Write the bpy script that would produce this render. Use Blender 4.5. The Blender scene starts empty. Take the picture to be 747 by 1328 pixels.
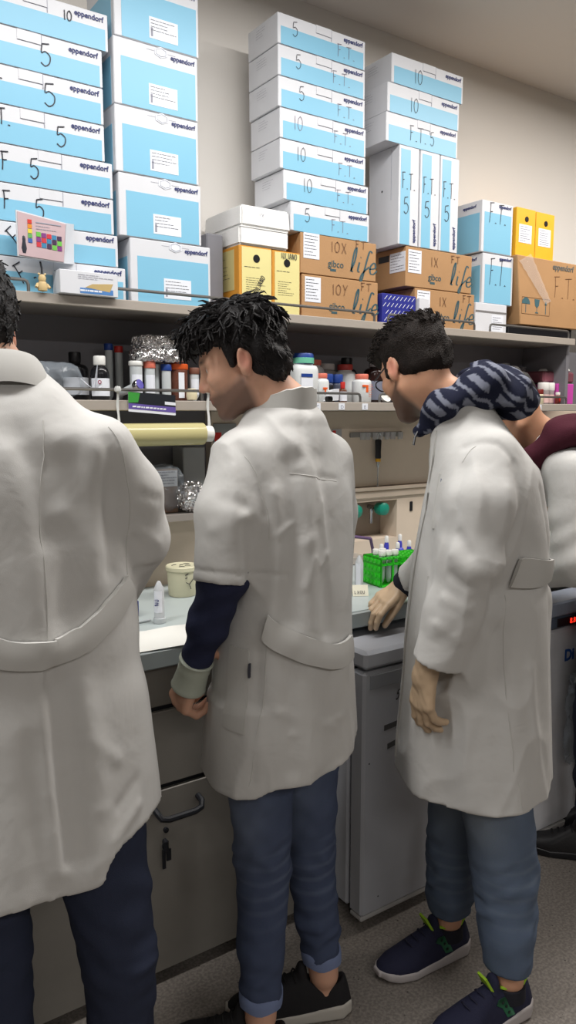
import bpy, bmesh, math, random
import numpy as np
from mathutils import Vector, Matrix
random.seed(7); NPR = np.random.default_rng(7)
PI = math.pi
SC = bpy.context.scene; COL = SC.collection
D = bpy.data

# ------------------------------------------------------------------ camera
HEAD, PITCH, CAMH = math.radians(34.697), math.radians(7.407), 1.47
cd = D.cameras.new('camera'); cam = D.objects.new('camera', cd); COL.objects.link(cam)
cd.sensor_fit = 'VERTICAL'; cd.sensor_height = 24.0; cd.lens = 24.0 * 1000.0 / 1328.0
cd.clip_start = 0.05
cam.location = (0, 0, CAMH); cam.rotation_euler = (PI/2 - PITCH, 0, -HEAD)
SC.camera = cam
# ------------------------------------------------------------------ world, lights, exposure
wd = D.worlds.new('room_ambient'); SC.world = wd; wd.use_nodes = True
wd.node_tree.nodes['Background'].inputs[0].default_value = (0.80, 0.86, 1.0, 1)
wd.node_tree.nodes['Background'].inputs[1].default_value = 0.10
def area(name, loc, sx, sy, power, col=(1, .96, .90), rot=(0, 0, 0)):
    l = D.lights.new(name, 'AREA'); l.shape = 'RECTANGLE'; l.size = sx; l.size_y = sy
    l.energy = power; l.color = col
    o = D.objects.new(name, l); COL.objects.link(o); o.location = loc; o.rotation_euler = rot
    return o
for lx, ly, lw, lc in ((-.6, 1.32, 33, (1, .985, .97)), (1.25, 1.32, 32, (1, .975, .95)), (3.1, 1.32, 40, (1, .94, .88)), (-.6, -1.9, 28, (1, .97, .94)), (1.6, -1.9, 28, (1, .97, .94))):  # last two: unseen rear fill lamps, added to brighten backs and panel
    area('ceiling_and_fill_lamp', (lx, ly, 2.88), 1.5, .22, lw, lc)
SC.view_settings.view_transform = 'Standard'; SC.view_settings.look = 'None'
SC.view_settings.exposure = 0.0; SC.view_settings.gamma = 1.0
SC.view_settings.use_curve_mapping = False

# ------------------------------------------------------------------ materials
def lin(c):
    return tuple(((v/255)/12.92 if v/255 <= .04045 else ((v/255+.055)/1.055)**2.4) for v in c) + (1,)
MATS = {}
def mat(name, col, rough=.55, metal=0, var=.06, scale=18, bump=.0, bscale=120, trans=0, alpha=1, emit=0, ior=1.45, spec=.5, sheen=0, col2=None, sss=0):
    if name in MATS: return MATS[name]
    m = D.materials.new(name); m.use_nodes = True; nt = m.node_tree; b = nt.nodes['Principled BSDF']
    b.inputs['Roughness'].default_value = rough; b.inputs['Metallic'].default_value = metal
    b.inputs['IOR'].default_value = ior; b.inputs['Specular IOR Level'].default_value = spec
    if sheen: b.inputs['Sheen Weight'].default_value = sheen
    if trans: b.inputs['Transmission Weight'].default_value = trans
    if alpha < 1: b.inputs['Alpha'].default_value = alpha
    if sss:
        b.inputs['Subsurface Weight'].default_value = sss
        b.inputs['Subsurface Radius'].default_value = (.012, .005, .003); b.inputs['Subsurface Scale'].default_value = 1
    tc = nt.nodes.new('ShaderNodeTexCoord')
    n = nt.nodes.new('ShaderNodeTexNoise'); n.inputs['Scale'].default_value = scale; n.inputs['Detail'].default_value = 5
    nt.links.new(tc.outputs['Object'], n.inputs['Vector'])
    mx = nt.nodes.new('ShaderNodeMix'); mx.data_type = 'RGBA'
    c = lin(col); k = var
    c2 = lin(col2) if col2 else tuple(max(0, v*(1-2*k)) for v in c[:3]) + (1,)
    c1 = c if col2 else tuple(min(1, v*(1+k)) for v in c[:3]) + (1,)
    mx.inputs['A'].default_value = c1; mx.inputs['B'].default_value = c2
    nt.links.new(n.outputs['Fac'], mx.inputs['Factor']); nt.links.new(mx.outputs['Result'], b.inputs['Base Color'])
    if bump:
        n2 = nt.nodes.new('ShaderNodeTexNoise'); n2.inputs['Scale'].default_value = bscale; n2.inputs['Detail'].default_value = 3
        nt.links.new(tc.outputs['Object'], n2.inputs['Vector'])
        bp = nt.nodes.new('ShaderNodeBump'); bp.inputs['Strength'].default_value = bump; bp.inputs['Distance'].default_value = .004
        nt.links.new(n2.outputs['Fac'], bp.inputs['Height']); nt.links.new(bp.outputs['Normal'], b.inputs['Normal'])
    if emit:
        b.inputs['Emission Color'].default_value = c; b.inputs['Emission Strength'].default_value = emit
    MATS[name] = m; return m

def attr_mat(name, rough=.5, bump=0, bscale=300, spec=.4, sss=0, sheen=0, weave=0):
    """material whose own colour comes from the mesh colour attribute 'tint' (prints, washes, skin tone)"""
    if name in MATS: return MATS[name]
    m = D.materials.new(name); m.use_nodes = True; nt = m.node_tree; b = nt.nodes['Principled BSDF']
    a = nt.nodes.new('ShaderNodeAttribute'); a.attribute_name = 'tint'
    tc = nt.nodes.new('ShaderNodeTexCoord')
    n = nt.nodes.new('ShaderNodeTexNoise'); n.inputs['Scale'].default_value = bscale; n.inputs['Detail'].default_value = 4
    nt.links.new(tc.outputs['Object'], n.inputs['Vector'])
    hs = nt.nodes.new('ShaderNodeMix'); hs.data_type = 'RGBA'; hs.blend_type = 'MULTIPLY'; hs.inputs['Factor'].default_value = .35 if weave else .12
    nt.links.new(a.outputs['Color'], hs.inputs['A']); nt.links.new(n.outputs['Color'], hs.inputs['B'])
    nt.links.new(hs.outputs['Result'], b.inputs['Base Color'])
    b.inputs['Roughness'].default_value = rough; b.inputs['Specular IOR Level'].default_value = spec
    if sheen: b.inputs['Sheen Weight'].default_value = sheen
    if sss:
        b.inputs['Subsurface Weight'].default_value = sss; b.inputs['Subsurface Radius'].default_value = (.012, .005, .003); b.inputs['Subsurface Scale'].default_value = 1
    if bump:
        bp = nt.nodes.new('ShaderNodeBump'); bp.inputs['Strength'].default_value = bump; bp.inputs['Distance'].default_value = .002
        nt.links.new(n.outputs['Fac'], bp.inputs['Height']); nt.links.new(bp.outputs['Normal'], b.inputs['Normal'])
    MATS[name] = m; return m

M_card = mat('white_card', (212, 214, 219), .45, var=.02)
M_blue = mat('pale_blue_print', (128, 188, 216), .4, var=.03, scale=4)
M_navy = mat('navy_ink', (45, 55, 110), .5)
M_ink = mat('black_marker', (38, 40, 52), .5)
M_greyink = mat('grey_print', (150, 152, 165), .6)
M_label = mat('label_paper', (226, 230, 238), .5, var=.02)
M_kraft = mat('brown_cardboard', (176, 136, 94), .75, var=.08, scale=9, bump=.1, bscale=200)
M_kraftd = mat('brown_card_edge', (120, 88, 58), .8)
M_teal = mat('teal_print', (62, 98, 106), .6)
M_orange = mat('amber_card', (205, 142, 48), .6, var=.05)
M_paley = mat('pale_yellow_paper', (222, 212, 146), .6, var=.03)
M_yellow = mat('bright_yellow_card', (236, 178, 40), .45, var=.05)
M_styro = mat('white_foam', (232, 232, 230), .7, var=.02, bump=.25, bscale=240)
M_shelf = mat('grey_shelf_laminate', (140, 134, 128), .5, var=.03)
M_edge = mat('grey_shelf_edge', (166, 158, 149), .45, var=.03)
M_wire = mat('grey_steel_wire', (128, 126, 124), .35, metal=.7)
M_wall = mat('cream_wall_paint', (228, 224, 218), .8, var=.03, scale=1.2, bump=.05, bscale=300)
M_ceil = mat('ceiling_paint', (228, 222, 216), .85, var=.02, scale=1)
M_dark = mat('dark_grey_panel', (118, 117, 122), .6, var=.05)
M_beige = mat('beige_panel', (212, 196, 178), .5, var=.03)
M_black = mat('black_plastic', (24, 24, 28), .35)
M_white = mat('white_plastic', (232, 232, 228), .3, var=.02)
M_bench = mat('pale_bench_laminate', (176, 186, 186), .35, var=.03)
M_benchedge = mat('bench_edge_band', (138, 146, 146), .4, var=.03)
M_cab = mat('cabinet_laminate', (134, 130, 123), .5, var=.04)
M_gap = mat('dark_gap_strip', (30, 32, 38), .5)
M_steel = mat('brushed_steel', (176, 178, 182), .25, metal=.9)
M_fridge = mat('fridge_enamel', (176, 178, 184), .35, var=.03)
M_foil = mat('aluminium_foil', (226, 226, 228), .18, metal=1, var=.02)
M_paper = mat('white_paper', (226, 226, 220), .6, var=.02)

# ------------------------------------------------------------------ mesh builder
class MB:
    def __init__(s): s.v = []; s.f = []; s.m = []; s.mats = []
    def mi(s, m):
        if m is None: return 0
        if m not in s.mats: s.mats.append(m)
        return s.mats.index(m)
    def add(s, vs, fs, m=None):
        o = len(s.v); s.v += [tuple(p) for p in vs]; k = s.mi(m)
        for f in fs: s.f.append(tuple(i+o for i in f)); s.m.append(k)
        return s
    def box(s, x0, x1, y0, y1, z0, z1, m=None, c=0):
        if c <= 0:
            v = [(x, y, z) for x in (x0, x1) for y in (y0, y1) for z in (z0, z1)]
            return s.add(v, [(0,1,3,2),(4,6,7,5),(0,4,5,1),(2,3,7,6),(0,2,6,4),(1,5,7,3)], m)
        bm = bmesh.new(); bmesh.ops.create_cube(bm, size=1)
        for q in bm.verts: q.co = Vector(((x0+x1)/2+q.co.x*(x1-x0), (y0+y1)/2+q.co.y*(y1-y0), (z0+z1)/2+q.co.z*(z1-z0)))
        bmesh.ops.bevel(bm, geom=bm.edges[:], offset=c, segments=1, affect='EDGES')
        return s.bm(bm, m)
    def bm(s, bm, m=None):
        bm.verts.index_update(); s.add([q.co[:] for q in bm.verts], [[q.index for q in f.verts] for f in bm.faces], m); bm.free(); return s
    def lathe(s, prof, n=20, c=(0,0,0), m=None, mtx=None, a0=0, a1=2*PI, sx=1, sy=1):
        full = abs(a1-a0-2*PI) < 1e-6; k = n if full else n+1; vs = []
        for r, z in prof:
            for i in range(k):
                a = a0+(a1-a0)*i/n; p = Vector((r*math.cos(a)*sx, r*math.sin(a)*sy, z))
                if mtx: p = mtx @ p
                vs.append((p.x+c[0], p.y+c[1], p.z+c[2]))
        fs = []
        for j in range(len(prof)-1):
            for i in range(n if full else n):
                a, b = j*k+i, j*k+(i+1) % k
                fs.append((a, b, b+k, a+k))
        if full:
            if prof[0][0] > 1e-5: fs.append(tuple(range(k))[::-1])
            if prof[-1][0] > 1e-5: fs.append(tuple((len(prof)-1)*k+i for i in range(k)))
        return s.add(vs, fs, m)
    def cyl(s, p0, p1, r0, r1=None, n=12, m=None):
        p0, p1 = Vector(p0), Vector(p1); d = p1-p0; L = d.length
        q = d.to_track_quat('Z', 'Y').to_matrix()
        return s.lathe([(r0, 0), (r1 if r1 is not None else r0, L)], n, p0, m, q)
    def tube(s, pts, r, n=8, m=None, closed=False):
        pts = [Vector(p) for p in pts]; N = len(pts); vs = []; fs = []; up = None
        for i, p in enumerate(pts):
            t = (pts[min(i+1, N-1)]-pts[max(i-1, 0)]).normalized()
            if up is None: up = t.orthogonal().normalized()
            up = (up-t*up.dot(t)); up = up.normalized() if up.length > 1e-6 else t.orthogonal().normalized()
            sd = t.cross(up); rr = r(i/(N-1)) if callable(r) else r
            for j in range(n):
                a = 2*PI*j/n; vs.append(p+(up*math.cos(a)+sd*math.sin(a))*rr)
        for i in range(N-1):
            for j in range(n): fs.append((i*n+j, i*n+(j+1) % n, (i+1)*n+(j+1) % n, (i+1)*n+j))
        fs.append(tuple(range(n))[::-1]); fs.append(tuple((N-1)*n+j for j in range(n)))
        return s.add(vs, fs, m)
    def prism(s, poly, y0, y1, m=None):
        """poly: (x,z) outline extruded from y0 to y1"""
        n = len(poly); vs = [(x, y0, z) for x, z in poly]+[(x, y1, z) for x, z in poly]
        fs = [tuple(range(n)), tuple(range(n, 2*n))[::-1]]+[(i, i+n, (i+1) % n+n, (i+1) % n) for i in range(n)]
        return s.add(vs, fs, m)
    def build(s, name, m=None, parent=None, smooth=False, loc=None):
        me = D.meshes.new(name); me.from_pydata(s.v, [], s.f)
        ms = ([m] if m else []) if not s.mats else s.mats
        for q in ms: me.materials.append(q)
        if s.mats: me.polygons.foreach_set('material_index', s.m)
        bm = bmesh.new(); bm.from_mesh(me); bmesh.ops.recalc_face_normals(bm, faces=bm.faces[:]); bm.to_mesh(me); bm.free()
        if smooth:
            me.polygons.foreach_set('use_smooth', [True]*len(me.polygons))
            try: me.set_sharp_from_angle(angle=math.radians(42))
            except Exception: pass
        me.update()
        o = D.objects.new(name, me); COL.objects.link(o)
        if parent: o.parent = parent
        if loc: o.location = loc
        return o
def tag(o, label=None, cat=None, group=None, kind=None):
    if label: o['label'] = label
    if cat: o['category'] = cat
    if group: o['group'] = group
    if kind: o['kind'] = kind
    return o
def thing(name, label, cat, loc=(0,0,0), rz=0, group=None):
    o = D.objects.new(name, None); COL.objects.link(o); o.location = loc; o.rotation_euler = (0, 0, rz)
    o.empty_display_size = .05
    return tag(o, label, cat, group)
def struct(name, mb, m=None, **k): return tag(mb.build(name, m, **k), kind='structure')

# ------------------------------------------------------------------ lettering
FRONT = (PI/2, 0, 0); LEFT = (PI/2, 0, -PI/2); TOP = (0, 0, 0)
_tm = {}
def text_mesh(s, size, bold=0.0, shear=0, align='LEFT', ext=.0004):
    k = (s, size, bold, shear, align)
    if k in _tm: return _tm[k]
    c = D.curves.new('lettering', 'FONT'); c.body = s; c.size = size; c.offset = bold; c.shear = shear; c.align_x = align; c.extrude = ext; c.resolution_u = 3
    o = D.objects.new('lettering', c); COL.objects.link(o); bpy.context.view_layer.update()
    me = D.meshes.new_from_object(o.evaluated_get(bpy.context.evaluated_depsgraph_get())); me.name = 'lettering'
    D.objects.remove(o); D.curves.remove(c); _tm[k] = me; return me
def text(s, size, parent, loc, rot=FRONT, m=None, bold=0.0, shear=0, align='LEFT', name='lettering'):
    me = text_mesh(s, size, bold, shear, align)
    m = m or M_navy
    if me.materials and me.materials[0] != m: me = me.copy(); me.materials.clear(); 
    if not me.materials: me.materials.append(m)
    o = D.objects.new(name, me); COL.objects.link(o); o.parent = parent; o.location = loc; o.rotation_euler = rot
    return o
GL = {  # hand drawn strokes in a unit cell
 '5': [[(.75,.98),(.2,.92)],[(.22,.92),(.16,.55),(.45,.62),(.78,.45),(.72,.15),(.4,.0),(.1,.12)]],
 '1': [[(.45,.95),(.5,.0)]],
 '0': [[(.5,.95),(.15,.75),(.1,.3),(.4,.02),(.8,.2),(.88,.7),(.55,.96),(.42,.9)]],
 'F': [[(.25,1),(.3,.5),(.25,0)],[(.1,1),(.9,1.04)],[(.27,.55),(.72,.58)]],
 'T': [[(0,.96),(1,1.02)],[(.5,1),(.52,.5),(.48,0)]],
 '.': [[(.2,.0),(.5,.03),(.9,.0)]],
 'I': [[(.5,1),(.5,0)]],
 'U': [[(.15,1),(.12,.3),(.4,0),(.75,.1),(.85,1)]],
 'L': [[(.2,1),(.2,.02),(.8,0)]],
 'A': [[(.05,0),(.5,1),(.9,0)],[(.25,.4),(.75,.4)]],
 'N': [[(.12,0),(.15,1),(.8,0),(.85,1)]],
 'O': [[(.5,1),(.12,.7),(.15,.2),(.5,0),(.88,.3),(.85,.8),(.5,1)]],
 'X': [[(.1,.95),(.85,0)],[(.85,.95),(.1,0)]],
 'x': [[(.1,.6),(.85,0)],[(.85,.6),(.1,0)]],
 'Y': [[(.1,1),(.5,.5)],[(.9,1),(.5,.5),(.3,0)]],
 'u': [[(.1,.6),(.15,.1),(.5,0),(.8,.15),(.85,.6)],[(.85,.6),(.9,0)]],
 'n': [[(.15,.6),(.15,0)],[(.15,.4),(.5,.62),(.85,.45),(.85,0)]],
 'r': [[(.3,.6),(.3,0)],[(.3,.4),(.55,.6),(.8,.58)]],
 's': [[(.8,.55),(.4,.62),(.25,.45),(.7,.25),(.6,.02),(.15,.05)]],
 'l': [[(.3,.0),(.6,.5),(.55,1),(.35,.8),(.35,.1),(.6,0)]],
 'i': [[(.45,.55),(.4,.1),(.7,.02)],[(.5,.82),(.55,.84)]],
 'f': [[(.9,.95),(.6,1.0),(.45,.5),(.3,-.3),(.1,-.3),(.25,-.02),(.8,.3)]],
 'e': [[(.1,.25),(.7,.35),(.5,.62),(.15,.4),(.25,.04),(.6,0),(.95,.2)]],
}
def crom(p, k=5):
    if len(p) < 3: return p
    q = [p[0]]+list(p)+[p[-1]]; out = []
    for i in range(1, len(q)-2):
        a, b, c, d = [np.array(t, float) for t in q[i-1:i+3]]
        for t in np.linspace(0, 1, k, endpoint=False):
            out.append(.5*((2*b)+(c-a)*t+(2*a-5*b+4*c-d)*t*t+(3*b-a-3*c+d)*t**3))
    out.append(np.array(p[-1], float)); return out
def hand(s, w, h, parent, loc, rot=FRONT, m=None, th=.0030, gap=.25, slant=0, roll=0, name='handwriting'):
    mb = MB(); x = 0; sn = math.sin(roll); cs = math.cos(roll)
    for ch in s:
        if ch == ' ': x += w*.6; continue
        ww = w*(.35 if ch in '1I.' else 1)
        for st in GL[ch]:
            P = [np.array(p[:2])*(ww if ch not in '1I' else ww, h)+np.array((x+slant*p[1]*h, 0)) for p in crom(st)]
            P = [np.array((p[0]*cs-p[1]*sn, p[0]*sn+p[1]*cs)) for p in P]
            L = []
            for i, p in enumerate(P):
                t = P[min(i+1, len(P)-1)]-P[max(0, i-1)]; t = t/(np.linalg.norm(t)+1e-9); n = np.array((-t[1], t[0]))*th/2
                L += [(p[0]+n[0], p[1]+n[1], .0006), (p[0]-n[0], p[1]-n[1], .0006)]
            mb.add(L, [(2*i, 2*i+1, 2*i+3, 2*i+2) for i in range(len(P)-1)])
        x += ww+w*gap
    o = mb.build(name, m or M_ink, parent); o.location = loc; o.rotation_euler = rot; return o
def lines(parent, x0, x1, z0, z1, n, face='front', off=.0006, m=None, name='print_lines', seed=0, th=.35):
    """little rows of printed text on the front (-y) or left (-x) face"""
    r = random.Random(seed); mb = MB(); hgt = (z1-z0)/n
    for i in range(n):
        z = z1-(i+.5)*hgt; a = x0
        b = x0+(x1-x0)*r.uniform(.5, 1)
        while a < b:
            e = min(b, a+(x1-x0)*r.uniform(.06, .2)); t = hgt*th/2
            if face == 'front': q = [(a, -off, z-t), (e, -off, z-t), (e, -off, z+t), (a, -off, z+t)]
            else: q = [(-off, -a, z-t), (-off, -e, z-t), (-off, -e, z+t), (-off, -a, z+t)]
            mb.add(q, [(0, 1, 2, 3)]); a = e+(x1-x0)*.025
    return mb.build(name, m or M_greyink, parent)
# ================================================================== setting
SHZ = 1.785; SHY = 2.12; MSZ = 1.503; WALL = 2.42; CEIL = 2.93; FY = 2.15
b = MB().box(-5, 8, -5, 2.6, -.05, 0)
fl = struct('floor', b)
def floor_mat():
    m = D.materials.new('speckled_vinyl_floor'); m.use_nodes = True; nt = m.node_tree; bs = nt.nodes['Principled BSDF']
    tc = nt.nodes.new('ShaderNodeTexCoord')
    def noise(sc, det=4):
        n = nt.nodes.new('ShaderNodeTexNoise'); n.inputs['Scale'].default_value = sc; n.inputs['Detail'].default_value = det; nt.links.new(tc.outputs['Object'], n.inputs['Vector']); return n
    def ramp(src, p0, p1, c0, c1):
        r = nt.nodes.new('ShaderNodeValToRGB'); r.color_ramp.elements[0].position = p0; r.color_ramp.elements[1].position = p1
        r.color_ramp.elements[0].color = c0; r.color_ramp.elements[1].color = c1; nt.links.new(src, r.inputs[0]); return r
    base = ramp(noise(130).outputs['Fac'], .4, .62, lin((110, 104, 98)), lin((136, 129, 122)))
    v = nt.nodes.new('ShaderNodeTexVoronoi'); v.inputs['Scale'].default_value = 55; nt.links.new(tc.outputs['Object'], v.inputs['Vector'])
    spot = ramp(v.outputs['Distance'], .10, .16, (1,1,1,1), (0,0,0,1))
    gate = ramp(noise(23).outputs['Fac'], .52, .56, (0,0,0,1), (1,1,1,1))
    mu = nt.nodes.new('ShaderNodeMath'); mu.operation = 'MULTIPLY'; nt.links.new(spot.outputs[0], mu.inputs[0]); nt.links.new(gate.outputs[0], mu.inputs[1])
    mx = nt.nodes.new('ShaderNodeMix'); mx.data_type = 'RGBA'; nt.links.new(mu.outputs[0], mx.inputs['Factor']); nt.links.new(base.outputs[0], mx.inputs['A']); mx.inputs['B'].default_value = lin((44, 40, 38))
    nt.links.new(mx.outputs['Result'], bs.inputs['Base Color']); bs.inputs['Roughness'].default_value = .42
    return m
fl.data.materials.append(floor_mat())
struct('ceiling', MB().box(-5, 8, -5, 2.6, CEIL, CEIL+.05), M_ceil)
struct('wall_front', MB().box(-5, 8, WALL, WALL+.12, 0, CEIL), M_wall)
struct('wall_right', MB().box(7.9, 8, -5, WALL, 0, CEIL), M_wall)
struct('wall_left', MB().box(-5, -4.9, -5, WALL, 0, CEIL), M_wall)
struct('wall_back', MB().box(-5, 8, -5, -4.9, 0, CEIL), M_wall)

# ================================================================== bench and shelving
def rail(parent, x0, x1, z0, h, y, r=.0045, ends=(True, True), name='wire_rail'):
    p = []
    if ends[0]: p += [(x0, y, z0), (x0, y, z0+h-.012), (x0+.004, y, z0+h-.003)]
    p += [(x0+.012, y, z0+h), (x1-.012, y, z0+h)]
    if ends[1]: p += [(x1-.004, y, z0+h-.003), (x1, y, z0+h-.012), (x1, y, z0)]
    return MB().tube(p, r, 8).build(name, M_wire, parent, smooth=True)
T = thing('reagent_shelf', 'two-tier grey reagent shelf along the wall above the bench', 'shelf', (0, 0, 0))
b = MB().box(-1.2, 2.985, SHY+.001, WALL-.004, SHZ-.026, SHZ, M_shelf).box(-1.2, 2.985, SHY-.012, SHY+.001, SHZ-.028, SHZ, M_edge, .002)
b.build('top_board', None, T)
b = MB().box(-1.2, 3.02, SHY+.001, WALL-.004, MSZ-.028, MSZ, M_shelf).box(-1.2, 3.02, SHY-.012, SHY+.001, MSZ-.030, MSZ, M_edge, .002)
b.build('middle_board', None, T)
MB().box(-1.2, 3.6, 2.375, WALL-.004, MSZ, SHZ-.026).build('back_panel', M_dark, T)
for x in (-.4, 1.30, 2.97): MB().box(x, x+.02, SHY+.02, 2.375, MSZ, SHZ-.026).build('divider', M_dark, T)
for x0, x1, e in ((-.6, .63, (True, True)), (.715, 1.835, (True, True)), (1.90, 2.35, (True, True)), (2.44, 2.945, (True, True))):
    rail(T, x0, x1, SHZ, .03, SHY-.004, ends=e)
for x0, x1 in ((-.5, .35), (.42, 1.145), (1.22, 1.775), (1.865, 2.62), (2.68, 2.95)):
    rail(T, x0, x1, MSZ, .03, SHY-.004)
for ch, x in (('C', 1.58), ('D', 1.685), ('E', 1.79), ('F', 2.01), ('I', 2.757)):
    l = MB().box(x-.013, x+.013, SHY-.0135, SHY-.0118, MSZ-.026, MSZ-.004).build('edge_label', M_label, T)
    text(ch, .017, l, (x-.005, SHY-.0137, MSZ-.022), m=M_greyink)
# service panel under the middle board
T = thing('service_panel', 'beige service panel with a ledge and tap recess above the bench', 'panel', (0, 0, 0))
PY = 2.30
b = MB().box(-1.2, 1.28, 2.345, WALL-.004, 1.15, MSZ-.03, M_dark)
b.build('upper_panel', None, T, )
MB().box(1.60, 3.6, PY+.004, WALL-.004, 1.178, MSZ-.03, c=.002).build('upper_panel', M_beige, T)
MB().box(1.28, 1.597, PY+.004, WALL-.004, 1.178, MSZ-.03, c=.002).build('upper_panel', M_beige, T)
MB().box(1.28, 3.6, PY-.016, WALL-.004, 1.162, 1.176, c=.003).build('ledge', M_beige, T)
MB().box(1.28, 3.6, PY-.008, WALL-.004, 1.132, 1.160, c=.003).build('ledge', M_beige, T)
MB().box(-1.2, 1.30, 2.16, WALL-.004, 1.13, 1.15, M_shelf).build('low_ledge', None, T)
MB().box(-1.2, 1.42, PY, WALL-.004, .90, 1.13).build('lower_panel', M_beige, T)
MB().box(2.13, 3.6, PY, WALL-.004, .90, 1.13).build('lower_panel', M_beige, T)
MB().box(1.42, 2.13, PY, WALL-.004, .90, .965).build('lower_panel', M_beige, T)
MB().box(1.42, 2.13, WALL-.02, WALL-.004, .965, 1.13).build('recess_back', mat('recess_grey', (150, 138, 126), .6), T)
MB().box(1.42, 2.13, PY, WALL-.02, 1.118, 1.131).build('recess_top', M_beige, T)
MB().box(2.20, 2.215, PY-.004, PY+.004, 1.065, 1.105, c=.002).build('socket', M_black, T)
M_tap = mat('green_plastic', (26, 140, 118), .35)
def tap(x, z, label):
    t = thing('gas_tap', label, 'tap', (x, WALL-.02, z))
    q = Matrix.Rotation(PI/2, 3, 'X')
    MB().lathe([(.009, 0), (.009, .06)], 12, mtx=q).build('stem', M_steel, t, smooth=True)
    MB().lathe([(.012, .055), (.024, .06), (.027, .075), (.026, .098), (.018, .105), (0, .107)], 10, mtx=q).build('knob', M_tap, t, smooth=True)
    MB().lathe([(.007, -.06), (.006, -.02), (.009, -.015), (.009, .0)], 10, c=(-.03, -.05, 0)).cyl((-.03, -.05, -.005), (-.0, -.03, 0), .006, n=8).build('spout', M_steel, t, smooth=True)
tap(2.065, 1.083, 'green gas tap knob at right of the recess above the green rack')
tap(1.925, 1.083, 'green gas tap knob half hidden behind the short-sleeved person')
# bench
BF = 1.665; BZ = .90
T = thing('lab_bench', 'pale laminate lab bench top running along the wall', 'bench', (0, 0, 0))
MB().box(-1.2, 3.6, BF+.004, PY, BZ-.045, BZ).build('bench_top', M_bench, T)
MB().box(-1.2, 3.6, BF-.006, BF+.004, BZ-.048, BZ-.001, c=.004).build('edge_band', M_benchedge, T)
def handle(parent, x0, x1, z, y):
    MB().tube([(x0, y, z+.02), (x0, y-.022, z+.015), (x0+.006, y-.032, z+.004), (x0+.025, y-.034, z-.001), (x1-.025, y-.034, z-.001), (x1-.006, y-.032, z+.004), (x1, y-.022, z+.015), (x1, y, z+.02)], .008, 8).build('handle', M_gap, parent, smooth=True)
CY = 1.685
for i, (x0, x1) in enumerate(((-.95, -.30), (-.298, .385), (.387, 1.052))):
    T = thing('base_cabinet', ('grey base cabinet at far left of the bench', 'grey base cabinet behind the long-coated person at left', 'grey base cabinet with a dark handle and keys below the middle of the bench')[i], 'cabinet', (x0, CY, 0), group='bench cabinets')
    w = x1-x0
    MB().box(0, w, .02, .55, .033, BZ-.048).build('body', M_cab, T)
    MB().box(.0, w, .06, .5, 0, .033).build('plinth', M_gap, T)
    MB().box(0, w, .012, .02, .733, .747).box(0, w, .012, .02, .527, .541).build('gap_strip', M_gap, T)
    d = MB().box(.002, w-.002, 0, .02, .747, BZ-.052, c=.002).build('drawer', M_cab, T)
    d = MB().box(.002, w-.002, 0, .02, .541, .733, c=.002).build('drawer', M_cab, T)
    MB().box(w*.84, w*.84+.012, -.014, 0, .70, .715, c=.003).build('knob', M_gap, d)
    d = MB().box(.002, w-.002, 0, .02, .036, .527, c=.002).build('door', M_cab, T)
    handle(d, .372, .495, .465, 0)
    MB().lathe([(.007, 0), (.007, .006), (0, .007)], 12, c=(.402, 0, .42), mtx=Matrix.Rotation(PI/2, 3, 'X')).build('lock', M_gap, d, smooth=True)
    if i == 2:
        MB().tube([(.395+.008*math.cos(a), -.012, .385+.010*math.sin(a)) for a in np.linspace(0, 6.2, 14)], .0015, 6).box(.386, .394, -.016, -.011, .325, .375).box(.396, .408, -.018, -.014, .345, .375).box(.39, .402, -.02, -.002, .37, .40, c=.003).build('keys', M_gap, d)
MB().box(1.054, 1.29, CY, CY+.02, .033, BZ-.05).build('filler_panel', M_cab)
tag(D.objects['filler_panel'], 'plain grey filler panel left of the small fridge under the bench', 'panel')
# fridge
T = thing('under_bench_fridge', 'small grey white fridge under the bench behind the patterned hood person', 'fridge', (1.318, 1.54, 0))
W_ = .56
MB().box(0.0, W_, .065, .58, .05, .80, c=.006).build('body', M_fridge, T)
d = MB().box(0, W_, 0, .058, .045, .765, c=.008).build('door', M_fridge, T)
MB().box(.002, W_-.002, .003, .055, .03, .044, c=.004).build('bottom_trim', mat('pale_trim', (186, 184, 182), .3), d)
MB().box(.02, W_-.02, -.002, .004, .715, .755, c=.001).build('grip_recess', mat('grip_grey', (140, 142, 146), .4), d)
MB().box(0, W_, -.004, .5, .772, .825, c=.01).build('top_cover', M_fridge, T)
MB().box(.0, .022, .056, .068, .70, .765).build('hinge', M_gap, T)
for (x0, z0, x1, z1) in ((.075, .585, .165, .592), (.088, .528, .155, .54)):
    MB().prism([(x0, z0), (x1, z1), (x1, z1+.016), (x0, z0+.016)], -.0008, 0).build('tape_mark', mat('dark_tape', (78, 78, 78), .6), d)
hand('5', .011, .028, d, (.115, -.001, .668), th=.004, slant=.3, m=mat('dark_tape', (78, 78, 78)))
for x, z in ((.02, .5), (.34, .22), (.30, .14), (.06, .09)): MB().box(x, x+.004, -.0006, 0, z, z+.004).build('scuff', M_gap, d)
for x in (.05, W_-.05): MB().lathe([(.015, 0), (.015, .05)], 10, c=(x, .09, 0)).build('foot', M_gap, T)
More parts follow.
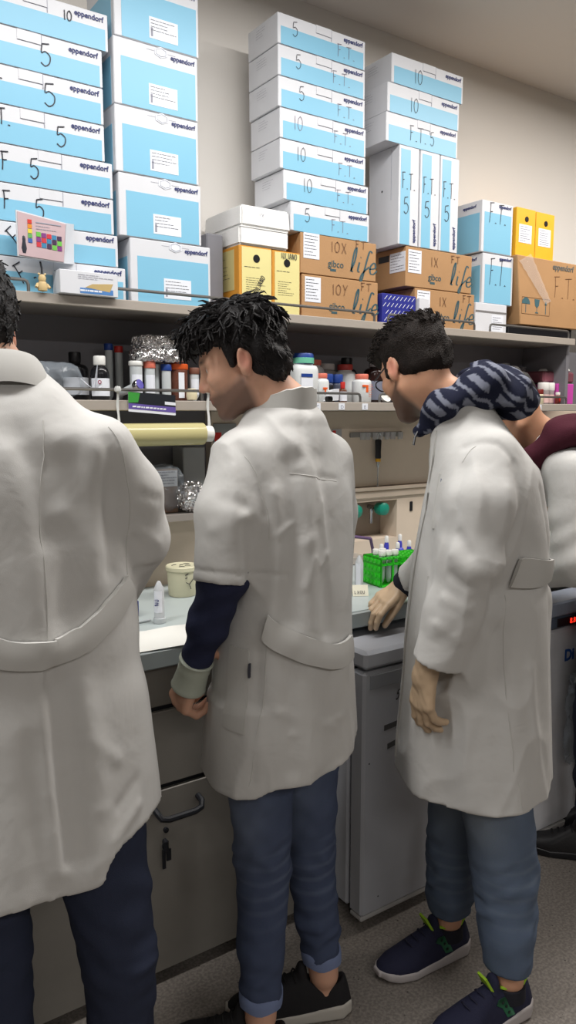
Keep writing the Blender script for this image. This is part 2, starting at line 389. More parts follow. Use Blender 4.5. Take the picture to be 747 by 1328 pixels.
# freezer at right
T = thing('under_bench_freezer', 'white freezer with red lit display under the bench at the right edge', 'freezer', (1.90, 1.54, 0))
W_ = .70
MB().box(0, W_, .065, .60, .05, .752, c=.006).build('body', mat('freezer_enamel', (222, 223, 228), .35), T)
d = MB().box(0, W_, 0, .06, .05, .75, c=.008).build('door', MATS['freezer_enamel'], T)
MB().box(0, W_, .0, .06, .025, .049, c=.004).build('bottom_trim', MATS['pale_trim'], d)
MB().box(0, W_, -.008, .11, .796, .846, c=.006).build('top_slab', mat('blue_grey_plastic', (156, 164, 180), .4), T)
p = MB().box(0, W_, -.002, .5, .755, .793, c=.004).build('control_panel', mat('slate_blue_plastic', (92, 104, 122), .4), T)
MB().box(.25, .38, -.005, -.001, .759, .789, c=.002).build('display', M_black, p)
text('8.8', .026, p, (.315, -.0058, .765), m=mat('red_led', (255, 50, 30), emit=1.5))
text('Di', .055, d, (.30, -.0012, .635), m=mat('blue_logo', (40, 90, 170)), bold=.002)
for x in (.06, W_-.06): MB().lathe([(.015, 0), (.015, .05)], 10, c=(x, .09, 0)).build('foot', M_gap, T)

# ================================================================== boxes on the top shelf
def flat_box(x, z, label, marks, sidex=True, w=.358, h=.0925, d=.175, y=FY, tab=.42, rz=0, group='flat white and blue tip boxes', logo=True):
    t = thing('tip_box', label, 'box', (x, y, z), rz)
    if group: t['group'] = group
    MB().box(0, w, 0, d, .0006, h-.0006, c=.0018).build('carton', M_card, t)
    MB().box(.012, w-.008, -.0005, .001, .0012, h*.58).build('blue_panel', M_blue, t)
    if logo: text('eppendorf', .0195, t, (w-.094, -.0012, h*.76), bold=.0004)
    MB().box(w*tab, w*tab+.062, -.0012, .001, h*.72, h-.001).build('tuck_tab', M_card, t); MB().box(w*tab+.062, w*tab+.0636, -.0013, .001, h*.60, h-.001).box(w*tab, w*tab+.062, -.0012, -.0004, h*.715, h*.73).build('tab_painted_shadow', M_greyink, t)  # grey strips paint the tab's shadow line onto the carton
    lines(t, -.125, -.06, h*.52, h*.86, 4, 'left', seed=int(z*1e3), th=.12)
    for (s, mx, mz, cw, chh, kw) in marks: hand(s, cw, chh, t, (mx, -.001, mz), **kw)
    return t
H_ = .0935
# stack C: seven
c_x = [1.449, 1.450, 1.451, 1.457, 1.457, 1.471, 1.499]
c_lab = ['topmost flat tip box of the tall middle stack marked 5', 'second flat tip box from the top of the tall middle stack marked 5',
 'third flat tip box from the top of the tall middle stack marked 5', 'fourth flat tip box from the top of the tall middle stack faintly marked 10',
 'fifth flat tip box from the top of the tall middle stack marked 10', 'sixth flat tip box from the top of the tall middle stack marked 10',
 'lowest flat tip box of the tall middle stack marked 5 beside the foam boxes']
for i in range(7):
    z = 2.714-(i+1)*H_
    num = '5' if i in (0, 1, 2, 6) else '10'
    red = dict(m=mat('faded_marker', (120, 110, 125), .5), th=.0018) if i == 3 else dict(th=.0018)
    mk = [(num, .055+.012*(i % 3), .034, .026 if num == '5' else .022, .045, red), ('F.T.', .235-.02*(i % 2)-(.07 if i == 6 else 0), .018+.006*(i % 2), .022, .038, dict(m=mat('faded_marker', (120, 110, 125), .5), th=.0016))]
    flat_box(c_x[i], z, c_lab[i], mk, w=.358 if i < 6 else .336)
# stack D: three flat, three upright
H2 = .099
for i, (x, num) in enumerate(((1.928, '10'), (1.911, '10'), (1.907, 'F.T. 5'))):
    z = 2.712-(i+1)*H2
    mk = [(num, .11, .02 if i < 2 else .022, .024, .05, dict(th=.002))]
    flat_box(x, z, ('topmost flat tip box of the right stack marked 10', 'second flat tip box of the right stack marked 10 below the topmost', 'flat tip box marked F.T. 5 on the three upright boxes')[i], mk, h=.0985)
for i in range(3):
    x = (1.972, 2.077, 2.180)[i]; w = .098; h = .343; z = 2.072
    t = thing('upright_tip_box', 'upright tip box marked F.T. 5, %s of the three standing side by side' % ('leftmost', 'middle', 'rightmost')[i], 'box', (x, FY, z), group='upright tip boxes')
    MB().box(0, w, 0, .165, 0, h, c=.0018).build('carton', M_card, t)
    MB().box(.008, w*.56, -.0006, .001, .002, h-.012).build('blue_panel', M_blue, t)
    text('eppendorf', .0195, t, (w*.84, -.0012, .012), rot=(PI/2, -PI/2, 0), bold=.0004)
    hand('F.T.', .019, .055, t, (.012, -.001, .195), th=.0026); hand('5', .03, .06, t, (.022, -.001, .11), th=.0028)
    if i == 0:
        MB().lathe([(.004, 0), (0, .0006)], 10, c=(-.0005, .09, .2), mtx=Matrix.Rotation(-PI/2, 3, 'Y')).build('dot_mark', M_ink, t)
        MB().box(-.0007, 0, .04, .0415, .16, .335).build('flap_seam', M_greyink, t)
# stack A: eight
a_r = [.886, .867, .867, .867, .888, .888, .898, .919]
a_z = [2.452, 2.355, 2.258, 2.161, 2.064, 1.967, 1.879, 1.787]
a_m = [[('10', .235, .052, .014, .026, {})], [('5', .185, .02, .036, .058, {})], [('.', .08, .06, .02, .03, {}), ('5', .19, .018, .04, .06, {})],
 [('T.', .07, .045, .02, .04, {}), ('5', .22, .018, .034, .054, {})], [('F', .05, .03, .025, .045, {}), ('5', .125, .02, .03, .054, {})],
 [('F', .05, .03, .025, .045, {}), ('5', .135, .015, .03, .054, {})], [('F.', .075, .02, .028, .05, dict(roll=.7))], [('F.', .06, .02, .03, .05, dict(roll=.5))]]
a_lab = ['topmost flat tip box of the left stack marked 10', 'second flat tip box from the top of the left stack marked 5', 'third flat tip box from the top of the left stack marked 5',
 'fourth flat tip box from the top of the left stack marked 5', 'fifth flat tip box from the top of the left stack marked 5', 'sixth flat tip box of the left stack marked 5 just above the leaflet holder',
 'flat tip box behind the leaflet holder in the left stack', 'lowest flat tip box of the left stack behind the small carton']
for i in range(8): flat_box(a_r[i]-.358, a_z[i], a_lab[i], a_m[i], h=.096 if i < 6 else (.087 if i == 6 else .091), tab=.36 if i < 4 else .42)
# stack B: five big cartons
b_l = [.905, .900, .899, .905, .935]; b_z = [2.505, 2.326, 2.145, 1.970, 1.787]; b_h = [.178, .177, .179, .173, .181]
b_lab = ['topmost large pale blue carton of the left column', 'second large pale blue carton from the top of the left column', 'third large pale blue carton from the top of the left column',
 'fourth large pale blue carton of the left column above the lowest', 'lowest large pale blue carton standing on the shelf left of the amber files']
for i in range(5):
    w, h, d = .263, b_h[i], .2
    t = thing('large_tip_carton', b_lab[i], 'box', (b_l[i], FY, b_z[i]), group='large pale blue cartons')
    MB().box(0, w, 0, d, 0, h, c=.002).build('carton', M_card, t)
    MB().box(.022, w-.008, -.0006, .001, .002, h*.73).build('blue_panel', M_blue, t)
    MB().box(-.0006, .001, .02, d-.02, .002, h*.73).build('side_panel', M_blue, t)
    text('eppendorf', .0185, t, (w-.088, -.0012, h*.86), bold=.0004)
    l = MB().box(.105, .195, -.0012, 0, h*.10, h*.42).build('label', M_label, t)
    lines(l, .11, .19, h*.2, h*.40, 4, off=.0018, seed=i, m=M_ink, th=.13)
    MB().box(.11, .116, -.0018, -.0012, h*.13, h*.26).build('barcode', M_greyink, l)
    a = [(.145+.020*math.cos(PI/6+k*PI/3)*1.15, h*.93+.020*math.sin(PI/6+k*PI/3)*.75) for k in range(6)]
    s = MB().prism(a, -.0016, 0).build('seal', M_label, t)
    a2 = [(.145+(x-.145)*.75, h*.93+(z-h*.93)*.75) for x, z in a]
    MB().tube([(x, -.0019, z) for x, z in a2+a2[:1]], .0007, 4).build('seal_ring', M_greyink, s)
    MB().box(.10, .19, -.0005, .001, h-.0125, h-.0115).build('flap_slot', M_greyink, t)
# brown cartons with script lettering
M_script = mat('dark_teal_script', (52, 84, 92), .6)
for i, (x, z, h, num, lab) in enumerate(((1.5385, 1.928, .131, '10X', 'upper brown carton marked 10X behind the amber files'), (1.545, 1.787, .139, '10Y', 'lower brown carton marked 10 beside the amber files on the shelf'),
        (2.012, 1.928, .142, '1X', 'upper brown carton marked 1X under the upright boxes'), (2.061, 1.787, .139, '1X', 'lower brown carton marked 1X right of the striped blue box'))):
    w, d = (.331, .335, .351, .322)[i], .235
    t = thing('brown_carton', lab, 'box', (x, FY, z), group='brown cartons with script lettering')
    MB().box(0, w, 0, d, 0, h, c=.002).build('carton', M_kraft, t)
    MB().box(-.0006, .001, .09, .15, h*.70, h*.86).build('hand_hole', M_gap, t)
    text('life', .112, t, (w-.128, -.001, .022), m=M_script, shear=.35, name='script_lettering') if False else None
    lf = MB(); xx = w-.128
    for ch, cw, hh in (('l', .034, .082), ('i', .028, .062), ('f', .040, .075), ('e', .038, .062)):
        for st in GL[ch]:
            P = [np.array((xx+p[0]*cw*1.1+.22*p[1]*hh, p[1]*hh+.026)) for p in crom(st, 6)]
            L = []
            for k, p in enumerate(P):
                tt = P[min(k+1, len(P)-1)]-P[max(0, k-1)]; tt = tt/(np.linalg.norm(tt)+1e-9); n = np.array((-tt[1], tt[0]))*.0022*(.7+abs(tt[1]))
                L += [(p[0]+n[0], -.0008, p[1]+n[1]), (p[0]-n[0], -.0008, p[1]-n[1])]
            lf.add(L, [(2*k, 2*k+1, 2*k+3, 2*k+2) for k in range(len(P)-1)])
        xx += cw*.88
    lf.build('script_lettering', M_script, t)
    text('gibco', .032, t, (.115, -.001, .033), m=M_script)
    MB().box(.125, .15, -.0006, 0, .018, .026).build('small_mark', M_script, t)
    hand(num, .024, .036, t, (.128, -.001, .082), m=mat('brown_marker', (120, 84, 56), .6), th=.0028); hand('FT', .022, .026, t, (.232+.02*(i % 2), -.001, .106), m=mat('brown_marker', (120, 84, 56), .6), th=.0028)
    l = MB().box(.012, .078, -.0012, 0, .05, .132).build('label', M_label, t)
    lines(l, .016, .074, .056, .128, 7, off=.0018, seed=i+20, m=M_ink, th=.16)
    if i == 2:
        l = MB().box(-.0012, 0, .002, .085, .055, .125).build('label', M_label, t)
        lines(l, -.08, -.006, .06, .12, 6, 'left', off=.0018, seed=33, m=M_ink, th=.16)
# two pale cubes E
for i, (x, z, h) in enumerate(((2.412, 2.096, .197), (2.424, 1.899, .194))):
    w, d = .183, .15
    t = thing('cube_carton', ('upper small blue and white cube carton marked F.T. beside the yellow files', 'lower small blue and white cube carton marked F.T. on a white box')[i], 'box', (x, FY, z), group='cube cartons')
    MB().box(0, w, 0, d, 0, h, c=.002).build('carton', M_card, t)
    MB().box(.014, w-.010, -.0006, .001, .003, h*.78).build('blue_panel', M_blue, t)
    MB().box(-.0006, .001, .012, d-.004, .003, h*.76).build('side_panel', M_blue, t)
    text('eppendorf', .0175, t, (w-.086, -.0012, h*.90), bold=.0004)
    text('eppendorf', .0165, t, (-.0012, .10, h*.87), rot=LEFT, bold=.0004)
    hand('F.T.', .03, .075 if i == 0 else .10, t, (.035, -.001, .115 if i == 0 else .075), th=.0026, slant=.08)
t = thing('white_carton', 'white carton with grey stripes under the cube cartons', 'box', (2.386, FY-.005, 1.787), 0)
MB().box(0, .185, 0, .16, 0, .112, c=.002).build('carton', M_card, t)
MB().box(.0, .185, -.0006, 0, .075, .083).build('stripe', mat('mid_grey_print', (120, 118, 118), .6), t)
l = MB().box(.095, .165, -.0012, 0, .004, .068).build('label', M_label, t); lines(l, .1, .16, .01, .064, 6, off=.0018, seed=5, th=.2)
# big eppendorf brown carton
t = thing('shipping_carton', 'big plain brown shipping carton with umbrella and glass symbols at shelf end', 'box', (2.64, 2.13, 1.828))
bx = MB().box(0, .385, 0, .22, 0, .275, c=.003); 
bx.v = [(p[0]+(-.035 if p[0] < .1 else -.02)*(p[2]/.275), p[1], p[2]-.0*p[0]) for p in bx.v]
bx.build('carton', M_kraft, t)
text('eppendorf', .034, t, (.195, -.0015, .240), m=mat('grey_teal_print', (104, 104, 100), .6), bold=.0006)
hand('F.T.', .045, .085, t, (.205, -.001, .125), m=mat('brown_marker', (120, 84, 56)), th=.0022, gap=.2)
sy = MB()
sy.prism([(.03+.026*math.cos(a), .085+.026*math.sin(a)) for a in np.linspace(0, PI, 12)], -.001, 0).box(.029, .0315, -.001, 0, .05, .088)
sy.prism([(.085, .108), (.118, .108), (.114, .082), (.104, .074), (.099, .074), (.089, .082)], -.001, 0).box(.1003, .1027, -.001, 0, .055, .076).box(.092, .111, -.001, 0, .051, .055)
sy.box(.158, .161, -.001, 0, .05, .09).prism([(.152, .088), (.167, .088), (.1595, .104)], -.001, 0)
sy.build('handling_symbols', M_teal, t)
MB().tube([(x, -.0008, z) for x, z in ((.005, .045), (.185, .045), (.185, .112), (.005, .112), (.005, .045))], .0007, 4).build('symbol_frame', M_kraftd, t)
tp = MB(); pts = []
for k in range(13):
    u = k/12; xx = .01+.16*u; zz = .268-.17*u
    pts.append((xx, zz))
vs = []; 
for k, (xx, zz) in enumerate(pts):
    wv = .034*(1-.55*k/12)
    for q in range(4):
        vs.append((xx+(q-1.5)*wv*.7, -.003-.004*math.sin(k*1.7+q*2.1)**2, zz+(q-1.5)*wv*.35))
tp.add(vs, [(4*k+q, 4*k+q+1, 4*k+q+5, 4*k+q+4) for k in range(12) for q in range(3)])
M_film = D.materials.new('clear_film'); M_film.use_nodes = True; nt = M_film.node_tree
g = nt.nodes.new('ShaderNodeBsdfPrincipled'); g.inputs['Roughness'].default_value = .15; g.inputs['Base Color'].default_value = (.8, .8, .8, 1); tr = nt.nodes.new('ShaderNodeBsdfTransparent'); ms = nt.nodes.new('ShaderNodeMixShader'); ms.inputs[0].default_value = .22
nz = nt.nodes.new('ShaderNodeTexNoise'); nz.inputs['Scale'].default_value = 40; bp = nt.nodes.new('ShaderNodeBump'); bp.inputs['Strength'].default_value = .5; nt.links.new(nz.outputs['Fac'], bp.inputs['Height']); nt.links.new(bp.outputs[0], g.inputs['Normal'])
nt.links.new(tr.outputs[0], ms.inputs[1]); nt.links.new(g.outputs[0], ms.inputs[2]); nt.links.new(ms.outputs[0], nt.nodes['Material Output'].inputs[0])
tp.build('loose_tape', M_film, t, smooth=True)
tag(MB().box(2.58, 3.0, 2.14, 2.34, SHZ+.001, 1.827, c=.003).build('low_black_tray', M_black), 'low black tray under the big brown shipping carton', 'tray')
# archive boxes: yellow at right, amber at left
def archive(name, label, x, z, w, h, d, body, paper, big, y=FY, group=None, side=False, hw=None):
    t = thing(name, label, 'archive box', (x, y, z), group=group)
    MB().box(0, w, 0, d, 0, h, c=.002).build('case', body, t)
    if big: p = MB().box(.010, w-.003, -.001, 0, .003, h-.004).build('spine_label', paper, t)
    else: p = MB().box(w*.14, w*.80, -.001, 0, h*.28, h*.66).build('spine_label', paper, t)
    hz = h*.82 if big else h*.78
    MB().lathe([(.0125 if big else .011, 0), (.0125 if big else .011, .002)], 18, c=(w*.52, 0, hz), mtx=Matrix.Rotation(PI/2, 3, 'X')).build('finger_hole', M_black, t)
    if big:
        lines(p, w*.2, w*.80, h*.30, h*.54, 7, off=.0018, seed=int(x*100), m=M_ink, th=.14); lines(p, w*.15, w*.9, h*.65, h*.72, 1, off=.0018, seed=3, m=M_ink, th=.1)
    else: lines(p, w*.2, w*.75, h*.30, h*.64, 7, off=.0018, seed=int(x*100), th=.2)
    if side:
        s = MB().box(-.001, 0, .03, .19, h*.34, h-.01).build('side_label', mat('faded_yellow_paper', (196, 184, 128), .6), t)
        lines(s, -.17, -.05, h*.5, h*.86, 6, 'left', off=.0018, seed=9, m=M_ink, th=.12)
    if hw: hand(hw[0], hw[1], hw[2], t, (hw[3], -.0022, hw[4]), th=.002, roll=hw[5])
    return t
archive('archive_box', 'left of the two amber archive boxes marked IULIANO on a slant', 1.301, SHZ+.001, .124, .205, .25, M_orange, M_paley, True, side=True, hw=('IULIANO', .0085, .016, .066, .058, 1.05), group='amber archive boxes')
archive('archive_box', 'right of the two amber archive boxes marked IULIANO along the top', 1.426, SHZ+.001, .111, .203, .25, M_orange, M_paley, True, hw=('IULIANO', .0085, .018, .035, .180, 0), group='amber archive boxes')
archive('archive_box', 'left bright yellow archive box on the brown shipping carton', 2.618, 2.105, .120, .19, .16, M_yellow, M_label, False, group='bright yellow archive boxes')
archive('archive_box', 'right bright yellow archive box on the brown shipping carton', 2.742, 2.105, .120, .188, .16, M_yellow, M_label, False, group='bright yellow archive boxes')
# foam boxes
for i, (x, z, w, h) in enumerate(((1.300, 1.992, .188, .058), (1.306, 2.051, .19, .064))):
    t = thing('foam_box', ('lower white foam box on the amber archive boxes', 'upper white foam box with a faint mark on the foam stack')[i], 'box', (x, FY-.005, z), group='white foam boxes')
    bm = bmesh.new(); bmesh.ops.create_cube(bm, size=1)
    for v in bm.verts:
        tpr = 1 if v.co.z < 0 else (.97 if i else 1.0)
        v.co = Vector((w/2+v.co.x*w*tpr, .12+v.co.y*.24*tpr, h/2+v.co.z*h))
    bmesh.ops.bevel(bm, geom=bm.edges[:], offset=.006, segments=2, affect='EDGES')
    MB().bm(bm).build('foam_body', M_styro, t, smooth=True)
    if i: hand('1X', .012, .014, t, (.07, .0025, .03), m=M_greyink, th=.0018)
    else: MB().box(.004, w-.004, -.001, .2, h-.004, h-.001).build('rim', M_styro, t)
# striped kit box
t = thing('kit_box', 'small dark blue kit box with white diagonal stripes behind the dark-haired head', 'box', (1.893, FY-.01, SHZ+.001), .0)
MB().box(0, .165, 0, .11, 0, .106, c=.002).build('carton', mat('royal_blue_card', (44, 50, 140), .4), t)
st = MB()
for k in range(9):
    for r_ in range(4):
        x0 = k*.019+r_*.006-.01; z0 = .01+r_*.025
        if 0 < x0 and x0+.016 < .163: st.add([(x0, -.0008, z0), (x0+.003, -.0008, z0), (x0+.016, -.0008, z0+.014), (x0+.013, -.0008, z0+.014)], [(0, 1, 2, 3)])
st.build('white_stripes', M_label, t)
t = thing('paper_tag_box', 'slim white card box between striped kit box and brown carton', 'box', (2.065, FY-.02, SHZ+.001))
MB().box(0, .05, 0, .02, 0, .10, c=.001).build('carton', M_card, t)
# leaflet holder with a leaflet, figurine, small carton in front of stack A
t = thing('leaflet_holder', 'white folded leaflet holder showing a colour chart on the left stack', 'holder', (.60, FY-.055, 1.865), .05)
MB().prism([(0, .005), (.125, .0), (.135, .105), (.0, .12)], 0, .004).build('back_card', M_card, t)
MB().add([(.122, -.002, .0), (.175, .05, .01), (.178, .05, .118), (.133, -.002, .105)], [(0, 1, 2, 3)]).build('side_flap', M_card, t)
lf = MB().prism([(.003, .008), (.122, .003), (.131, .102), (.003, .116)], -.002, 0).build('leaflet', mat('mauve_print', (196, 172, 176), .35), t)
cb = MB(); r = random.Random(3)
for i in range(5):
    for j in range(3):
        cm = mat('chart_%s' % ('red', 'green', 'blue', 'violet', 'dark')[(i*2+j*3) % 5], ((200, 60, 70), (110, 190, 80), (60, 130, 170), (130, 60, 130), (70, 50, 80))[(i*2+j*3) % 5], .4)
        cb.box(.05+i*.014, .062+i*.014, -.0032, -.002, .034+j*.013-.001*i, .0455+j*.013-.001*i, cm)
for j in range(5):
    cm = mat('strip_%s' % ('red', 'orange', 'yellow', 'green', 'blue')[j], ((205, 60, 50), (220, 140, 50), (220, 205, 70), (100, 170, 90), (60, 100, 170))[j], .4)
    cb.box(.028, .039, -.0032, -.002, .09-j*.012, .1-j*.012, cm)
cb.build('colour_chart', None, lf)
MB().box(.05, .118, -.003, -.002, .094, .0965).build('heading', M_greyink, lf)
MB().lathe([(.004, 0), (.007, .012), (.004, .03), (.0045, .034), (.0035, .042), (0, .044)], 8, c=(.017, -.002, .014), sy=.25).build('printed_figure', M_ink, lf, smooth=True)
lines(lf, .05, .11, .076, .09, 2, off=.003, seed=4, th=.2)
t = thing('figurine', 'tiny cream teddy figurine hanging by the leaflet holder', 'figurine', (.664, FY-.045, SHZ+.001))
cr = mat('cream_resin', (205, 180, 130), .5)
MB().lathe([(0, 0), (.012, .003), (.014, .014), (.010, .026), (0, .03)], 12).lathe([(0, .024), (.009, .028), (.0105, .036), (.007, .044), (0, .046)], 12).lathe([(0, 0), (.004, .003), (0, .008)], 8, c=(-.008, 0, .042)).lathe([(0, 0), (.004, .003), (0, .008)], 8, c=(.008, 0, .042)).cyl((-.012, 0, .02), (-.018, -.006, .01), .004, n=8).cyl((.012, 0, .02), (.018, -.006, .01), .004, n=8).build('teddy_body', cr, t, smooth=True)
MB().tube([(0, 0, .044), (0, .001, .062), (-.003, .001, .078)], .0025, 6).build('strap', M_gap, t)
t = thing('reagent_carton', 'small white carton with a tan and blue print in front of the left stack', 'box', (.706, FY-.062, SHZ+.001), .02)
MB().box(0, .165, 0, .055, 0, .062, c=.0015).build('carton', M_card, t)
MB().box(.055, .15, -.0008, 0, .004, .018).build('blue_band', mat('blue_print', (80, 130, 190), .4), t)
MB().prism([(.07, .02), (.14, .012), (.15, .035), (.09, .03)], -.0009, 0).build('tan_print', mat('tan_print', (190, 165, 110), .5), t)
lines(t, .05, .15, .04, .055, 3, off=.001, seed=8, th=.25)
lines(t, .055, .12, .007, .016, 1, off=.0012, seed=2, th=.5, m=M_label)
# small stuff by the shelf end
tag(MB().box(1.225, 1.285, 2.22, 2.34, SHZ+.001, 2.03, c=.004).build('grey_file_box', mat('mid_grey_card', (128, 128, 134), .5)), 'grey file box standing behind the foam boxes', 'box')
# ================================================================== implicit-surface figures
def V3(*a): return np.array(a, float)
def smin(a, b, k):
    if k <= 0: return np.minimum(a, b)
    h = np.clip(.5+.5*(b-a)/k, 0, 1); return b+(a-b)*h-k*h*(1-h)
def smax(a, b, k): return -smin(-a, -b, k)
def cone(P, a, b, ra, rb):
    a = np.asarray(a, float); b = np.asarray(b, float); ab = b-a; t = np.clip(((P-a)@ab)/(ab@ab), 0, 1)
    return np.linalg.norm(P-(a+t[:, None]*ab), axis=1)-(ra+(rb-ra)*t)
def chain(P, pts, rs, k=.0):
    d = None
    for i in range(len(pts)-1):
        e = cone(P, pts[i], pts[i+1], rs[i], rs[i+1]); d = e if d is None else smin(d, e, k)
    return d
def ell(P, c, r, R=None):
    q = P-np.asarray(c, float)
    if R is not None: q = q@R
    r = np.asarray(r, float); k0 = np.linalg.norm(q/r, axis=1); k1 = np.linalg.norm(q/(r*r), axis=1)+1e-9
    return k0*(k0-1)/k1
class Noise:
    def __init__(s, seed, f, n=7, st=(1, 1, 1)):
        g = np.random.default_rng(seed); k = g.normal(size=(n, 3)); k /= np.linalg.norm(k, axis=1)[:, None]
        s.k = k*f*g.uniform(.6, 1.7, (n, 1))*2*PI*np.array(st); s.p = g.uniform(0, 6.28, n); s.n = n
    def __call__(s, P): return np.sin(P@s.k.T+s.p).sum(1)/math.sqrt(s.n)*.7
class Crease:
    """network of soft creases: thin ridges between slack areas"""
    def __init__(s, seed, f, st=(1, 1, .5)): s.a = Noise(seed, f, 6, st); s.b = Noise(seed+50, f*.5, 5)
    def __call__(s, P): return np.clip(1-np.abs(s.a(P))*1.8, 0, 1)**1.6*np.clip(.5+.7*s.b(P), 0, 1)
def loft(P, S, n=2.3):
    """S rows: z, cx, cy, half width(y), front depth, back depth"""
    S = np.array(S, float); o = np.argsort(S[:, 0]); S = S[o]; z = np.clip(P[:, 2], S[0, 0], S[-1, 0])
    def it(c):
        i = np.clip(np.searchsorted(S[:, 0], z)-1, 0, len(S)-2); t = (z-S[i, 0])/(S[i+1, 0]-S[i, 0]); v = S[:, c]
        m = np.gradient(v, S[:, 0]); h = S[i+1, 0]-S[i, 0]
        return (2*t**3-3*t*t+1)*v[i]+(t**3-2*t*t+t)*h*m[i]+(-2*t**3+3*t*t)*v[i+1]+(t**3-t*t)*h*m[i+1]
    x = P[:, 0]-it(1); y = P[:, 1]-it(2); a = it(3); b = np.where(x > 0, it(4), it(5))
    q = ((np.abs(x)/b)**n+(np.abs(y)/a)**n)**(1/n)+1e-9; rho = np.hypot(x, y)
    d = np.where(rho > 1e-5, rho*(1-1/q), -np.minimum(a, b))
    return np.maximum(np.maximum(d, P[:, 2]-S[-1, 0]), S[0, 0]-P[:, 2])
def polygonize(field, lo, hi, h, B=8):
    lo = np.asarray(lo, float); hi = np.asarray(hi, float)
    nb = np.ceil((hi-lo)/(h*B)).astype(int); n = nb*B+1
    c = np.stack(np.meshgrid(*[np.arange(m) for m in nb], indexing='ij'), -1).reshape(-1, 3)
    cc = lo+(c+.5)*B*h; dc = field(cc); near = np.abs(dc) < B*h*1.15+.02
    G = np.repeat(np.repeat(np.repeat(np.where(dc < 0, -1., 1.).reshape(nb), B, 0), B, 1), B, 2).astype(np.float32)
    G = np.pad(G, ((0, 1),)*3, mode='edge')
    off = np.stack(np.meshgrid(*[np.arange(B+1)]*3, indexing='ij'), -1).reshape(-1, 3)
    bl = c[near]
    for s in range(0, len(bl), 400):
        idx = (bl[s:s+400, None, :]*B+off).reshape(-1, 3)
        v = field(lo+idx*h); G[idx[:, 0], idx[:, 1], idx[:, 2]] = v
    G[0] = G[-1] = 1; G[:, 0] = G[:, -1] = 1; G[:, :, 0] = G[:, :, -1] = 1
    I = G < 0
    s8 = np.zeros(tuple(n-1), np.uint8); C8 = [(i, j, k) for i in (0, 1) for j in (0, 1) for k in (0, 1)]
    for i, j, k in C8: s8 += I[i:n[0]-1+i, j:n[1]-1+j, k:n[2]-1+k]
    act = np.argwhere((s8 > 0) & (s8 < 8)); cv = np.stack([G[act[:, 0]+i, act[:, 1]+j, act[:, 2]+k] for i, j, k in C8], 1)
    acc = np.zeros((len(act), 3)); cnt = np.zeros(len(act)); C8a = np.array(C8, float)
    for p in range(8):
        for q in range(p+1, 8):
            if abs(C8a[p]-C8a[q]).sum() == 1:
                a, b = cv[:, p], cv[:, q]; cr = (a < 0) != (b < 0); t = np.where(cr, a/np.where(cr, a-b, 1), 0)
                acc += np.where(cr[:, None], C8a[p]+t[:, None]*(C8a[q]-C8a[p]), 0); cnt += cr
    V = lo+(act+acc/cnt[:, None])*h
    M = np.full(tuple(n-1), -1, np.int32); M[act[:, 0], act[:, 1], act[:, 2]] = np.arange(len(act)); F = []
    for ax in range(3):
        sl0 = [slice(None)]*3; sl1 = [slice(None)]*3; sl0[ax] = slice(0, -1); sl1[ax] = slice(1, None)
        e = np.argwhere(I[tuple(sl0)] != I[tuple(sl1)]); u, w = (ax+1) % 3, (ax+2) % 3
        ok = (e[:, u] > 0) & (e[:, w] > 0) & (e[:, u] < n[u]-1) & (e[:, w] < n[w]-1); e = e[ok]
        fl = I[tuple(sl0)][e[:, 0], e[:, 1], e[:, 2]]
        def at(du, dw):
            q = e.copy(); q[:, u] -= du; q[:, w] -= dw; return M[q[:, 0], q[:, 1], q[:, 2]]
        Q = np.stack([at(1, 1), at(0, 1), at(0, 0), at(1, 0)], 1); Q[~fl] = Q[~fl][:, ::-1]; F.append(Q)
    return V, np.concatenate(F)
def np_mesh(name, V, F, m, parent=None, tint=None, smooth=True):
    me = D.meshes.new(name); me.vertices.add(len(V)); me.vertices.foreach_set('co', np.asarray(V, np.float32).ravel())
    k = F.shape[1]; me.loops.add(F.size); me.loops.foreach_set('vertex_index', F.astype(np.int32).ravel())
    me.polygons.add(len(F)); me.polygons.foreach_set('loop_start', np.arange(0, F.size, k, dtype=np.int32)); me.polygons.foreach_set('loop_total', np.full(len(F), k, np.int32))
    if smooth: me.polygons.foreach_set('use_smooth', np.ones(len(F), bool))
    me.update(calc_edges=True); me.validate(); me.materials.append(m)
    if tint is not None:
        a = me.color_attributes.new('tint', 'FLOAT_COLOR', 'POINT'); a.data.foreach_set('color', np.asarray(tint, np.float32).ravel())
    o = D.objects.new(name, me); COL.objects.link(o)
    if parent: o.parent = parent
    return o
def sdf_part(name, field, lo, hi, h, m, parent=None, tint=None, relax=0):
    V, F = polygonize(field, lo, hi, h)
    used = np.zeros(len(V), bool); used[F] = True
    if not used.all():
        r = np.cumsum(used)-1; V = V[used]; F = r[F]
    return np_mesh(name, V, F, m, parent, tint(V) if tint else None)
def grad(field, P, e=.003):
    g = np.stack([field(P+V3(*(e if j == i else 0 for j in range(3))))-field(P-V3(*(e if j == i else 0 for j in range(3)))) for i in range(3)], 1)
    return g/(np.linalg.norm(g, axis=1)[:, None]+1e-9)
def snap(field, P, off=0., it=5):
    P = np.atleast_2d(np.asarray(P, float)).copy()
    for _ in range(it): P -= (field(P)-off)[:, None]*grad(field, P)*.9
    return P
def seg_d(P, pts):
    d = None
    for a, b in zip(pts[:-1], pts[1:]):
        ab = b-a; t = np.clip(((P-a)@ab)/(ab@ab+1e-12), 0, 1); e = np.linalg.norm(P-(a+t[:, None]*ab), axis=1); d = e if d is None else np.minimum(d, e)
    return d
